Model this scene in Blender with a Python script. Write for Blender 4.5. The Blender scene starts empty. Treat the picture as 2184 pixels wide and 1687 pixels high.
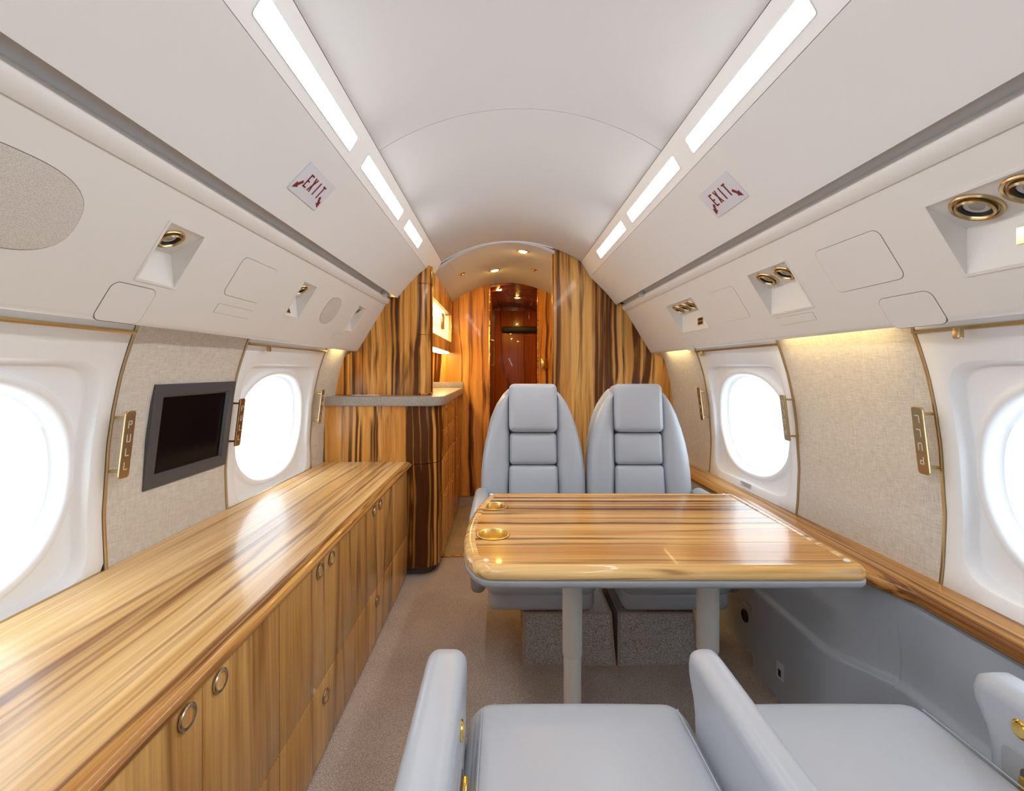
import bpy, bmesh, math, random
from mathutils import Vector, Matrix
from mathutils.geometry import tessellate_polygon

# ------------------------------------------------------------------ camera, world, exposure
S = bpy.context.scene
C = S.collection
H = 1.16                      # eye height above the cabin floor
CX = 0.055                    # cabin centre line
cam_d = bpy.data.cameras.new('camera'); cam = bpy.data.objects.new('camera', cam_d); C.objects.link(cam)
cam.location = (0, 0, H); cam.rotation_euler = (math.pi / 2, 0, 0)
cam_d.sensor_width = 36; cam_d.lens = 971 / 2184 * 36
cam_d.shift_x = (1092 - 1073) / 2184
cam_d.shift_y = -(843.5 - 788) / 2184
cam_d.clip_start = 0.02
S.camera = cam
W = bpy.data.worlds.new('sky'); S.world = W; W.use_nodes = True
bgn = W.node_tree.nodes['Background']
bgn.inputs[0].default_value = (0.80, 0.915, 1.0, 1); bgn.inputs[1].default_value = 3.2
S.view_settings.view_transform = 'Standard'; S.view_settings.look = 'None'
S.view_settings.gamma = 1; S.view_settings.use_curve_mapping = False
S.view_settings.exposure = 0.5
STRIP_E = 21.0      # ceiling wash strips
random.seed(4)

# ------------------------------------------------------------------ materials
def newmat(name):
    m = bpy.data.materials.new(name); m.use_nodes = True
    nt = m.node_tree; b = nt.nodes['Principled BSDF']
    return m, nt, b

def plain(name, col, rough=.5, metal=0, coat=0, spec=None, bump=None, emit=None):
    m, nt, b = newmat(name)
    b.inputs['Base Color'].default_value = (*col, 1); b.inputs['Roughness'].default_value = rough
    b.inputs['Metallic'].default_value = metal; b.inputs['Coat Weight'].default_value = coat
    b.inputs['Coat Roughness'].default_value = .06
    if spec is not None: b.inputs['Specular IOR Level'].default_value = spec
    if emit:
        b.inputs['Emission Color'].default_value = (*emit[0], 1); b.inputs['Emission Strength'].default_value = emit[1]
    if bump:
        sc, st, dist = bump
        tc = nt.nodes.new('ShaderNodeTexCoord'); n = nt.nodes.new('ShaderNodeTexNoise')
        n.inputs['Scale'].default_value = sc; n.inputs['Detail'].default_value = 3
        bp = nt.nodes.new('ShaderNodeBump'); bp.inputs['Strength'].default_value = st; bp.inputs['Distance'].default_value = dist
        nt.links.new(tc.outputs['Object'], n.inputs['Vector']); nt.links.new(n.outputs['Fac'], bp.inputs['Height'])
        nt.links.new(bp.outputs['Normal'], b.inputs['Normal'])
    return m

def ramp(nt, stops):
    r = nt.nodes.new('ShaderNodeValToRGB'); e = r.color_ramp.elements
    while len(e) < len(stops): e.new(.5)
    for i, (p, c) in enumerate(stops):
        e[i].position = p; e[i].color = (*c, 1) if len(c) == 3 else c
    return r

def wood(name, axis, light, mid, dark, across=9., along=.35, seed=0., thr=.53, width=.10, rough=.22, coat=.25, warp=.04, streak=1.0):
    """striped veneer: soft light/mid figure, clusters of dark streaks, fine pores, all running along the given axis"""
    m, nt, b = newmat(name); N = nt.nodes.new; L = nt.links.new
    tc = N('ShaderNodeTexCoord')
    nw = N('ShaderNodeTexNoise'); nw.inputs['Scale'].default_value = 2.2; nw.inputs['Detail'].default_value = 1.5
    L(tc.outputs['Object'], nw.inputs['Vector'])
    sub = N('ShaderNodeVectorMath'); sub.operation = 'SUBTRACT'; sub.inputs[1].default_value = (.5, .5, .5); L(nw.outputs['Color'], sub.inputs[0])
    mul = N('ShaderNodeVectorMath'); mul.operation = 'SCALE'; mul.inputs['Scale'].default_value = warp; L(sub.outputs[0], mul.inputs[0])
    add = N('ShaderNodeVectorMath'); add.operation = 'ADD'; L(tc.outputs['Object'], add.inputs[0]); L(mul.outputs[0], add.inputs[1])
    def noise(ac, al, off, det, ro=.5):
        k = N('ShaderNodeMapping'); sc = [ac, ac, ac]; sc[axis] = al
        k.inputs['Scale'].default_value = sc; k.inputs['Location'].default_value = (off, off * 1.7, off * .6)
        L(add.outputs[0], k.inputs['Vector'])
        n = N('ShaderNodeTexNoise'); n.inputs['Scale'].default_value = 1; n.inputs['Detail'].default_value = det; n.inputs['Roughness'].default_value = ro
        L(k.outputs[0], n.inputs['Vector']); return n.outputs['Fac']
    def math_(op, a, b_, c_=None):
        k = N('ShaderNodeMath'); k.operation = op
        for q, v in enumerate((a, b_, c_)):
            if v is None: continue
            if isinstance(v, (int, float)): k.inputs[q].default_value = v
            else: L(v, k.inputs[q])
        return k.outputs[0]
    def sstep(v, a, b_):
        k = N('ShaderNodeMapRange'); k.interpolation_type = 'SMOOTHSTEP'; k.inputs['From Min'].default_value = a; k.inputs['From Max'].default_value = b_
        L(v, k.inputs['Value']); return k.outputs[0]
    def mix(f, a, b_, mode='MIX'):
        k = N('ShaderNodeMix'); k.data_type = 'RGBA'; k.blend_type = mode
        if isinstance(f, (int, float)): k.inputs[0].default_value = f
        else: L(f, k.inputs[0])
        for q, v in ((6, a), (7, b_)):
            if isinstance(v, tuple): k.inputs[q].default_value = (*v, 1)
            else: L(v, k.inputs[q])
        return k.outputs[2]
    fig = noise(across * .9, along * 1.2, seed, 2.5, .55)
    base = mix(sstep(fig, .38, .62), mid, light)
    nL = noise(across * .45, along * .8, seed + 2.3, 1)
    nS = noise(across * 2.6, along, seed + 5.1, 2.2, .5)
    comb = math_('MULTIPLY_ADD', nL, .45, math_('MULTIPLY', nS, .55))
    d1 = sstep(comb, thr, thr + width)
    # thin contour lines that close into flame figures
    cont = math_('PINGPONG', math_('MULTIPLY', noise(across * .33, along * 1.1, seed + 9.4, 1), 7.0), .5)
    d2 = math_('MULTIPLY', math_('SUBTRACT', 1.0, sstep(cont, .0, .16)), math_('MULTIPLY', sstep(nS, .40, .58), .75))
    dm = math_('MULTIPLY', math_('MAXIMUM', d1, d2), streak)
    col = mix(dm, base, dark)
    r3 = ramp(nt, [(.3, (.72, .68, .64)), (.66, (1.06, 1.06, 1.05))]); L(noise(130, 2.4, seed + 7, 4), r3.inputs[0])
    col = mix(.8, col, r3.outputs[0], 'MULTIPLY')
    L(col, b.inputs['Base Color'])
    b.inputs['Roughness'].default_value = rough; b.inputs['Coat Weight'].default_value = coat; b.inputs['Coat Roughness'].default_value = .04
    b.inputs['Coat IOR'].default_value = 1.5; b.inputs['Specular IOR Level'].default_value = .22
    return m

def speckle(name, cols, scale, rough=.9, bump=.6, dist=.004, weave=None):
    m, nt, b = newmat(name); N = nt.nodes.new; L = nt.links.new
    tc = N('ShaderNodeTexCoord'); n = N('ShaderNodeTexNoise'); n.inputs['Scale'].default_value = scale
    n.inputs['Detail'].default_value = 2; n.inputs['Roughness'].default_value = .7
    v = N('ShaderNodeTexVoronoi'); v.inputs['Scale'].default_value = scale * 1.1
    L(tc.outputs['Object'], n.inputs['Vector']); L(tc.outputs['Object'], v.inputs['Vector'])
    a = N('ShaderNodeMath'); a.operation = 'MULTIPLY_ADD'; a.inputs[1].default_value = .35
    L(v.outputs['Distance'], a.inputs[0]); L(n.outputs['Fac'], a.inputs[2])
    r = ramp(nt, [(.42 + .4 * i / (len(cols) - 1), c) for i, c in enumerate(cols)]); L(a.outputs[0], r.inputs[0])
    big = N('ShaderNodeTexNoise'); big.inputs['Scale'].default_value = 4; L(tc.outputs['Object'], big.inputs['Vector'])
    rb = ramp(nt, [(.3, (.88, .88, .88)), (.7, (1.06, 1.05, 1.04))]); L(big.outputs['Fac'], rb.inputs[0])
    mx = N('ShaderNodeMix'); mx.data_type = 'RGBA'; mx.blend_type = 'MULTIPLY'; mx.inputs[0].default_value = 1
    L(r.outputs[0], mx.inputs[6]); L(rb.outputs[0], mx.inputs[7]); L(mx.outputs[2], b.inputs['Base Color'])
    bp = N('ShaderNodeBump'); bp.inputs['Strength'].default_value = bump; bp.inputs['Distance'].default_value = dist
    L(a.outputs[0], bp.inputs['Height']); L(bp.outputs['Normal'], b.inputs['Normal'])
    b.inputs['Roughness'].default_value = rough; b.inputs['Specular IOR Level'].default_value = .2
    return m

def linen(name, c1, c2, dens=420):
    m, nt, b = newmat(name); N = nt.nodes.new; L = nt.links.new
    tc = N('ShaderNodeTexCoord')
    outs = []
    for sc in ((60, dens * .09, dens), (60, dens, dens * .09)):
        k = N('ShaderNodeMapping'); k.inputs['Scale'].default_value = sc; L(tc.outputs['Object'], k.inputs['Vector'])
        n = N('ShaderNodeTexNoise'); n.inputs['Scale'].default_value = 1; n.inputs['Detail'].default_value = 2; L(k.outputs[0], n.inputs['Vector']); outs.append(n)
    a = N('ShaderNodeMath'); a.operation = 'ADD'; L(outs[0].outputs['Fac'], a.inputs[0]); L(outs[1].outputs['Fac'], a.inputs[1])
    r = ramp(nt, [(.36, c2), (.62, c1)]);
    h = N('ShaderNodeMath'); h.operation = 'MULTIPLY'; h.inputs[1].default_value = .5; L(a.outputs[0], h.inputs[0])
    L(h.outputs[0], r.inputs[0]); L(r.outputs[0], b.inputs['Base Color'])
    bp = N('ShaderNodeBump'); bp.inputs['Strength'].default_value = .35; bp.inputs['Distance'].default_value = .002
    L(a.outputs[0], bp.inputs['Height']); L(bp.outputs['Normal'], b.inputs['Normal'])
    b.inputs['Roughness'].default_value = .85; b.inputs['Specular IOR Level'].default_value = .2
    return m

M = {}
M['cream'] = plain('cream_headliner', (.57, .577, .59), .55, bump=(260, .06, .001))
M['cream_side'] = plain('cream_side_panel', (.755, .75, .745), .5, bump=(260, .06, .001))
M['cream_panel'] = plain('cream_valance_leather', (.76, .735, .705), .48, bump=(300, .05, .001))
M['gap'] = plain('shadow_gap', (.10, .09, .085), .7)
M['groove'] = plain('grey_groove', (.66, .66, .67), .5)
M['white'] = plain('white_window_plastic', (.88, .90, .93), .4)
M['hull'] = plain('hull_liner', (.35, .35, .35), .8)
M['linen'] = linen('linen_wall_fabric', (.73, .68, .61), (.57, .52, .45))
M['leather'] = plain('pale_grey_leather', (.44, .465, .515), .36, coat=.12, bump=(420, .10, .001))
M['leather'].node_tree.nodes['Principled BSDF'].inputs['Coat Roughness'].default_value = .3
M['dado'] = plain('dark_grey_leather', (.47, .51, .575), .24, coat=.1, bump=(420, .08, .001))
M['greytrim'] = plain('grey_table_leather', (.36, .37, .39), .45)
M['legpaint'] = plain('warm_grey_leg_paint', (.68, .655, .62), .4)
M['brass'] = plain('satin_brass', (.58, .44, .24), .28, 1)
M['gold'] = plain('polished_gold', (.85, .60, .20), .14, 1)
M['gold_satin'] = plain('satin_gold_cup', (.88, .64, .24), .32, 1)
M['steel'] = plain('brushed_steel_ring', (.62, .58, .52), .22, 1)
M['black'] = plain('black_gloss_screen', (.004, .004, .006), .15, spec=.12)
M['blackm'] = plain('black_matte', (.012, .012, .012), .5)
M['bezel'] = plain('charcoal_frame', (.075, .075, .085), .42)
M['lens'] = plain('lamp_lens_glass', (.45, .47, .48), .12)
M['grille'] = None
M['signwhite'] = plain('sign_white', (.66, .67, .74), .4)
M['signred'] = plain('sign_dark_red', (.19, .02, .02), .5)
M['plug'] = plain('cream_plug', (.75, .70, .60), .4)
M['carpet'] = speckle('brown_grey_carpet', [(.15, .122, .108), (.50, .41, .35), (.70, .60, .52)], 300)
M['carpet_box'] = speckle('grey_carpet', [(.12, .112, .115), (.46, .435, .43), (.74, .70, .68)], 240)
M['binding'] = plain('carpet_binding', (.48, .36, .30), .8)
M['tan_carpet'] = speckle('tan_galley_carpet', [(.30, .22, .12), (.42, .32, .19), (.5, .4, .25)], 120, bump=.4)
M['stone'] = speckle('speckled_stone', [(.12, .09, .07), (.33, .28, .24), (.50, .44, .39)], 520, rough=.3, bump=.02)
M['wood_top'] = wood('teak_worktop', 1, (.88, .585, .28), (.73, .43, .165), (.26, .11, .04), across=12, along=.30, seed=1.3, thr=.55, warp=.02, coat=.10)
M['wood_edge'] = wood('teak_edge', 1, (.64, .34, .10), (.46, .20, .05), (.15, .052, .013), across=40, along=.8, seed=5.3, warp=.02, thr=.50)
M['wood_table'] = wood('teak_table', 0, (.72, .41, .145), (.53, .255, .072), (.13, .047, .013), across=15, along=.30, seed=8.1, thr=.515, warp=.025, coat=.14)
M['wood_rim'] = wood('teak_table_rim', 0, (.82, .54, .24), (.66, .37, .12), (.28, .115, .03), across=22, along=.5, seed=2.7, warp=.02, thr=.56)
M['wood_door'] = wood('teak_credenza_front', 2, (.82, .46, .155), (.65, .33, .095), (.18, .064, .016), across=9, along=.40, seed=3.9, thr=.59, streak=.85)
M['wood_bulk'] = wood('teak_bulkhead', 2, (.82, .46, .145), (.61, .295, .075), (.115, .035, .008), across=11, along=.26, seed=6.6, coat=.08, rough=.32, thr=.485, warp=.05)
M['wood_galley'] = wood('teak_galley', 2, (.84, .41, .095), (.60, .25, .046), (.10, .028, .006), across=14, along=.28, seed=11.6, coat=.12, thr=.48, warp=.05)
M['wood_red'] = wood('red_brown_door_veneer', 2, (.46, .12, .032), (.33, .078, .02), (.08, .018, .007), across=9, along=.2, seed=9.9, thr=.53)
M['wood_rail'] = wood('teak_rail', 1, (.66, .36, .115), (.50, .235, .062), (.19, .07, .02), across=26, along=.35, seed=4.4, warp=.015, thr=.55)

def emat(name, col, st):
    m = bpy.data.materials.new(name); m.use_nodes = True; nt = m.node_tree
    nt.nodes.remove(nt.nodes['Principled BSDF']); e = nt.nodes.new('ShaderNodeEmission')
    e.inputs[0].default_value = (*col, 1); e.inputs[1].default_value = st
    nt.links.new(e.outputs[0], nt.nodes['Material Output'].inputs[0]); return m
M['strip'] = emat('lit_strip_lens', (1, .985, .97), STRIP_E)
M['warm_lamp'] = emat('lit_downlight', (1, .55, .10), 250)
M['warm_strip'] = emat('lit_warm_strip', (1, .74, .34), 16)
M['niche_lamp'] = emat('lit_niche_lamp', (1, .74, .34), 18)

def glassmat(name, tint=(1, 1, 1), gl=.06):
    m = bpy.data.materials.new(name); m.use_nodes = True; nt = m.node_tree
    nt.nodes.remove(nt.nodes['Principled BSDF'])
    t = nt.nodes.new('ShaderNodeBsdfTransparent'); t.inputs[0].default_value = (*tint, 1)
    g = nt.nodes.new('ShaderNodeBsdfGlossy'); g.inputs['Roughness'].default_value = .03
    mx = nt.nodes.new('ShaderNodeMixShader'); mx.inputs[0].default_value = gl
    nt.links.new(t.outputs[0], mx.inputs[1]); nt.links.new(g.outputs[0], mx.inputs[2])
    nt.links.new(mx.outputs[0], nt.nodes['Material Output'].inputs[0]); return m
M['pane'] = glassmat('window_glass', (.98, .99, 1), .04)
M['crystal'] = glassmat('crystal', (.93, .90, .84), .22)

def grille_mat():
    m, nt, b = newmat('speaker_cloth'); N = nt.nodes.new; L = nt.links.new
    tc = N('ShaderNodeTexCoord'); k = N('ShaderNodeMapping'); k.inputs['Scale'].default_value = (520, 520, 520); L(tc.outputs['Object'], k.inputs[0])
    v = N('ShaderNodeTexVoronoi'); v.inputs['Scale'].default_value = 1; v.inputs['Randomness'].default_value = .7; L(k.outputs[0], v.inputs['Vector'])
    r = ramp(nt, [(.15, (.40, .365, .33)), (.5, (.64, .59, .54))]); L(v.outputs['Distance'], r.inputs[0]); L(r.outputs[0], b.inputs['Base Color'])
    b.inputs['Roughness'].default_value = .8; return m
M['grille'] = grille_mat()

# ------------------------------------------------------------------ object helpers
def setp(o, label=None, cat=None, group=None, kind=None):
    if label: o['label'] = label
    if cat: o['category'] = cat
    if group: o['group'] = group
    if kind: o['kind'] = kind
    return o

def empty(name, loc, **k):
    o = bpy.data.objects.new(name, None); C.objects.link(o); o.location = loc; o.empty_display_size = .05
    o['_base'] = 1; del o['_base']
    return setp(o, **k)

class MB:
    def __init__(s): s.v = []; s.f = []
    def add(s, vs, fs):
        n = len(s.v); s.v += [Vector(v) for v in vs]; s.f += [tuple(i + n for i in f) for f in fs]; return s
    def box(s, x0, x1, y0, y1, z0, z1):
        vs = [(x, y, z) for x in (x0, x1) for y in (y0, y1) for z in (z0, z1)]
        return s.add(vs, [(0, 1, 3, 2), (4, 6, 7, 5), (0, 4, 5, 1), (2, 3, 7, 6), (0, 2, 6, 4), (1, 5, 7, 3)])
    def bbox(s, x0, x1, y0, y1, z0, z1, r=.004):      # bevelled box
        return s.rbox(((x0 + x1) / 2, (y0 + y1) / 2, (z0 + z1) / 2), ((x1 - x0) / 2, (y1 - y0) / 2, (z1 - z0) / 2), r, nr=2, ni=1)
    def rbox(s, c, h, r, nr=4, ni=3, puff=(0, 0, 0), fn=None):
        # rounded box; puff = bulge of the x / y / z faces
        def axis(a):
            r2 = min(r, a * .999); L = [-a + r2 * (1 - math.cos(math.pi / 2 * i / nr)) for i in range(nr)]
            inner = [(-a + r2) + (2 * a - 2 * r2) * i / ni for i in range(ni + 1)]
            return L + inner + [-x for x in reversed(L)]
        A = [axis(q) for q in h]; cache = {}
        def vid(i, j, k):
            key = (i, j, k)
            if key in cache: return cache[key]
            p = Vector((A[0][i], A[1][j], A[2][k])); q = Vector([max(-(h[t] - min(r, h[t] * .999)), min(h[t] - min(r, h[t] * .999), p[t])) for t in range(3)])
            d = p - q
            w = q + d.normalized() * min(r, min(h)) if d.length > 1e-9 else p
            # keep rounding inside thin boxes
            for t in range(3):
                o = [u for u in range(3) if u != t]
                if puff[t]:
                    g = (1 - (p[o[0]] / h[o[0]]) ** 2) * (1 - (p[o[1]] / h[o[1]]) ** 2)
                    w[t] += puff[t] * max(0, g) ** .7 * (p[t] / h[t])
            w = w + Vector(c)
            if fn: w = Vector(fn(w))
            s.v.append(w); cache[key] = len(s.v) - 1; return cache[key]
        n = [len(a) for a in A]
        def quad(a, b, c_, d): s.f.append((a, b, c_, d))
        for i in range(n[0] - 1):
            for j in range(n[1] - 1):
                quad(vid(i, j, 0), vid(i, j + 1, 0), vid(i + 1, j + 1, 0), vid(i + 1, j, 0))
                k = n[2] - 1; quad(vid(i, j, k), vid(i + 1, j, k), vid(i + 1, j + 1, k), vid(i, j + 1, k))
            for k in range(n[2] - 1):
                quad(vid(i, 0, k), vid(i + 1, 0, k), vid(i + 1, 0, k + 1), vid(i, 0, k + 1))
                j = n[1] - 1; quad(vid(i, j, k), vid(i, j, k + 1), vid(i + 1, j, k + 1), vid(i + 1, j, k))
        for j in range(n[1] - 1):
            for k in range(n[2] - 1):
                quad(vid(0, j, k), vid(0, j, k + 1), vid(0, j + 1, k + 1), vid(0, j + 1, k))
                i = n[0] - 1; quad(vid(i, j, k), vid(i, j + 1, k), vid(i, j + 1, k + 1), vid(i, j, k + 1))
        return s
    def rings(s, rings, cap0=False, cap1=False, closed=True):
        n = len(rings[0]); base = len(s.v)
        for r in rings: s.v += [Vector(p) for p in r]
        for a in range(len(rings) - 1):
            for i in range(n if closed else n - 1):
                j = (i + 1) % n
                s.f.append((base + a * n + i, base + a * n + j, base + (a + 1) * n + j, base + (a + 1) * n + i))
        if cap0: s.f.append(tuple(base + i for i in reversed(range(n))))
        if cap1: s.f.append(tuple(base + (len(rings) - 1) * n + i for i in range(n)))
        return s
    def tube(s, pts, r, n=8, cap=True):
        pts = [Vector(p) for p in pts]; rr = []
        for i, p in enumerate(pts):
            d = (pts[min(i + 1, len(pts) - 1)] - pts[max(i - 1, 0)]).normalized()
            u = d.orthogonal().normalized() if i == 0 else (pu - d * pu.dot(d)).normalized(); pu = u
            w = d.cross(u); rr.append([p + (u * math.cos(2 * math.pi * k / n) + w * math.sin(2 * math.pi * k / n)) * r for k in range(n)])
        return s.rings(rr, cap, cap)
    def lathe(s, prof, org, ax, n=28, cap=False):
        # prof: (radius, height) along axis ax from org
        ax = Vector(ax).normalized(); u = ax.orthogonal().normalized(); w = ax.cross(u); org = Vector(org)
        rr = [[org + ax * h + (u * math.cos(2 * math.pi * k / n) + w * math.sin(2 * math.pi * k / n)) * max(r, 1e-4) for k in range(n)] for r, h in prof]
        return s.rings(rr, cap, cap)
    def build(s, name, mat, parent=None, smooth=True, ang=32, **k):
        me = bpy.data.meshes.new(name); me.from_pydata([tuple(v) for v in s.v], [], s.f); me.validate()
        bm = bmesh.new(); bm.from_mesh(me); bmesh.ops.recalc_face_normals(bm, faces=bm.faces); bm.to_mesh(me); bm.free()
        me.materials.append(M[mat] if isinstance(mat, str) else mat)
        if smooth:
            me.polygons.foreach_set('use_smooth', [True] * len(me.polygons)); me.set_sharp_from_angle(angle=math.radians(ang))
        o = bpy.data.objects.new(name, me); C.objects.link(o)
        if parent:
            o.parent = parent; q = parent; mw = Matrix.Translation(q.location)
            while q.parent: q = q.parent
            o.matrix_parent_inverse = world_m(parent).inverted()
        return setp(o, **k)

def world_m(o):
    m = Matrix.LocRotScale(o.location, o.rotation_euler, o.scale)
    return world_m(o.parent) @ o.matrix_parent_inverse @ m if o.parent else m

def Z(z): return z + H
def lerp(a, b, t): return a + (b - a) * t
def smooth(a, b, x):
    t = max(0, min(1, (x - a) / (b - a))); return t * t * (3 - 2 * t)
def interp(tab, x):
    if x <= tab[0][0]: return tab[0][1]
    for (a, va), (b, vb) in zip(tab, tab[1:]):
        if x <= b: return lerp(va, vb, (x - a) / (b - a))
    return tab[-1][1]
def frange(a, b, step):
    n = max(1, round((b - a) / step)); return [a + (b - a) * i / n for i in range(n + 1)]
def sheet(mb, prof, ys):           # open profile [(x,z)] swept along y
    return mb.rings([[(x, y, z) for x, z in prof] for y in ys], closed=False)
def offset_poly(poly, d):          # inset a CCW polygon by d
    n = len(poly); out = []
    for i in range(n):
        a = Vector(poly[i - 1]); b = Vector(poly[i]); c_ = Vector(poly[(i + 1) % n])
        e1 = (b - a); e2 = (c_ - b)
        n1 = Vector((-e1.y, e1.x)).normalized() if e1.length > 1e-9 else Vector((0, 0)); n2 = Vector((-e2.y, e2.x)).normalized() if e2.length > 1e-9 else n1
        m = n1 + n2
        if m.length < 1e-6: m = n1
        m.normalize(); k = max(.35, m.dot(n1)); out.append(b + m * (d / k))
    return out
def rrect(x0, x1, y0, y1, r, n=6):   # CCW rounded rectangle
    P = []
    for cx, cy, a0 in ((x1 - r, y0 + r, -90), (x1 - r, y1 - r, 0), (x0 + r, y1 - r, 90), (x0 + r, y0 + r, 180)):
        for i in range(n + 1):
            a = math.radians(a0 + 90 * i / n); P.append((cx + r * math.cos(a), cy + r * math.sin(a)))
    return P
def pillow(mb, poly, h0, h1, r, place, k=4, puff=0):
    """closed solid: polygon in (u,v) extruded along w from h0 to h1 with rounded edges; place(u,v,w) -> xyz"""
    rings = []
    for i in range(k + 1):
        a = math.pi / 2 * i / k; rings.append((r * (1 - math.sin(a)), h0 + r * (1 - math.cos(a))))
    for i in range(k + 1):
        a = math.pi / 2 * (1 - i / k); rings.append((r * (1 - math.sin(a)), h1 - r * (1 - math.cos(a))))
    R = []
    for ins, w in rings: R.append([place(p[0], p[1], w) for p in offset_poly(poly, ins)])
    mb.rings(R)
    n = len(poly); 
    for ins, w, first in ((r, h0, True), (r, h1, False)):
        q = offset_poly(poly, ins); cx = sum(p[0] for p in q) / n; cy = sum(p[1] for p in q) / n
        s_ = -1 if first else 1
        rr = []
        for t, pf in ((1, 0), (.7, .55), (.35, .88), (.02, 1)):
            rr.append([place(lerp(cx, p[0], t), lerp(cy, p[1], t), w + s_ * puff * pf) for p in q])
        mb.rings(rr, False, True)
    return mb

# ------------------------------------------------------------------ cabin cross-section (half profile, h from centre line, z relative to eye)
IN = (.452, .700); OUT = (.511, .600); GRV = (.679, .4195); LIP = (.715, .408); VA = (.745, .383); VB = (.918, .098)
APEX = .835
def ceil_z(h):                       # arched headliner between the light strips
    s = APEX - IN[1]; R = (IN[0] ** 2 + s * s) / (2 * s); return APEX - R + math.sqrt(max(0, R * R - h * h))
WALLP = [(-.62, 1.072), (-.56, 1.077), (-.517, 1.083), (-.378, 1.089), (-.196, 1.077), (-.1, 1.063), (-.015, 1.045), (.06, 1.022), (.125, .998), (.25, .95)]
def wall_h(z, y):
    return interp(WALLP, z) - .022 * smooth(1.2, 2.6, y)
Y0, YC, YB, YF, YE = -1.6, 2.96, 2.98, 3.85, 5.1    # rear end, end of the cabin headliner, divider bulkhead, forward bulkhead, far door
def sx(side, h): return CX + side * h

# valance plane helpers
VL = math.hypot(VB[0] - VA[0], VB[1] - VA[1]); VD = ((VB[0] - VA[0]) / VL, (VB[1] - VA[1]) / VL)
VN = (VD[1], -VD[0])                 # towards the cabin: (-.856, -.52) in (h, z)
def vp(side, y, s, d=0.):
    return (sx(side, VA[0] + VD[0] * s + VN[0] * d), y, Z(VA[1] + VD[1] * s + VN[1] * d))

# ------------------------------------------------------------------ shell
YS = frange(Y0, YC, .35)
# arched headliner in three sections with fine seams
ceil = empty('ceiling', (CX, 0, Z(APEX)), kind='structure')
secs = [(Y0, -.72), (-.72, 1.458), (1.458, YC)]
for a, b in secs:
    pr = [(CX + h, Z(ceil_z(h))) for h in frange(-IN[0], IN[0], .03)]
    mb = MB(); g = .0016
    back = [(x, z + .015) for x, z in pr]
    loop = pr + back[::-1]
    mb.rings([[(x, y, z) for x, z in loop] for y in (a + g, b - g)], True, True)
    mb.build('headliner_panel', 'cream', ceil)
for a, b in secs[:-1]:
    pr = [(CX + h, Z(ceil_z(h)) + .004) for h in frange(-IN[0], IN[0], .03)]
    mb = MB(); mb.rings([[(x, y, z) for x, z in pr + [(x, z + .01) for x, z in pr][::-1]] for y in (b - .004, b + .004)], True, True)
    mb.build('seam', M['cream_panel'], ceil)
for side in (-1, 1):
    def P(h, z): return (sx(side, h), Z(z))
    # lamp fascia between the two long seams, with a rolled inner edge, open where the lenses sit
    g = .0022
    di, do_ = Vector((IN[0], IN[1])), Vector((OUT[0], OUT[1])); L_ = (do_ - di).length; u = (do_ - di) / L_; nn = Vector((u.y, -u.x))  # nn outwards?
    if nn.x > 0: nn = -nn            # towards the cabin centre
    def F(s, d): p = di + u * s + nn * d; return P(p.x, p.y)
    mb = MB(); loop = [F(.0015, 0), F(L_ - .0015, 0), F(L_ - .0015, -.012), F(.0015, -.012)]
    mb.rings([[(x, y, z) for x, z in loop] for y in (Y0, YC)], True, True)
    mb.build('lamp_fascia', 'cream_side', ceil, smooth=False)
    mb = MB(); mb.rings([[(x, y, z) for x, z in [F(-.012, -.006), F(L_ + .012, -.006), F(L_ + .012, -.02), F(-.012, -.02)]] for y in (Y0, YC)], True, True)
    mb.build('seam_backing', 'gap', ceil, smooth=False)
    # sloping side panel down to the groove, lightly crowned
    pr = []
    for i in range(9):
        t = i / 8; bul = .006 * math.sin(math.pi * t); px = lerp(OUT[0], GRV[0], t); pz = lerp(OUT[1], GRV[1], t)
        pr.append((px + bul * .73, pz + bul * .68))
    inn = [P(*p) for p in pr]; outw = [P(p[0] + .012, p[1] + .012) for p in pr]
    mb = MB(); mb.rings([[(x, y, z) for x, z in inn + outw[::-1]] for y in (Y0, YC)], True, True)
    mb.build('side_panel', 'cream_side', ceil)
    # grey groove behind the panel edge
    mb = MB(); mb.rings([[(x, y, z) for x, z in [P(.672, .431), P(.70, .452), P(.738, .425), P(.742, .395), P(.76, .395), P(.76, .47), P(.67, .47)]] for y in (Y0, YC)], True, True)
    mb.build('groove_channel', 'groove', ceil, smooth=False)
    mb = MB(); mb.box(*sorted((sx(side, .70), sx(side, .722))), 2.52, 2.535, Z(.405), Z(.436)); mb.build('groove_clip', 'cream', ceil)
# closed top hull so no daylight leaks in
hull = []
for a in range(0, 181, 9):
    t = math.radians(a); hull.append((CX + 1.16 * math.cos(t), Z(.12) + 1.0 * math.sin(t)))
mb = MB(); sheet(mb, [(CX + 1.16, Z(.08))] + hull + [(CX - 1.16, Z(.08))], (Y0 - .1, YE + .3)); 
o = mb.build('hull_top', 'hull', ceil); o.modifiers.new('thick', 'SOLIDIFY').thickness = .02

# floor
fl = MB(); fl.box(CX - 1.2, CX + 1.2, Y0 - .1, 2.80, -.04, 0); fl.build('floor', 'carpet', smooth=False, kind='structure')
mb = MB(); mb.box(CX - 1.2, CX + 1.2, 2.845, YE + .3, -.04, .0); mb.build('floor', 'tan_carpet', smooth=False, kind='structure')
mb = MB(); mb.bbox(CX - 1.2, CX + 1.2, 2.815, 2.845, -.04, .008); t_ = mb.build('trim_1', 'wood_galley', kind='structure')
mb = MB(); mb.bbox(CX - 1.2, CX + 1.2, 2.80, 2.815, -.04, .007, .002); mb.build('threshold_strip', 'steel', t_)

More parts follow.
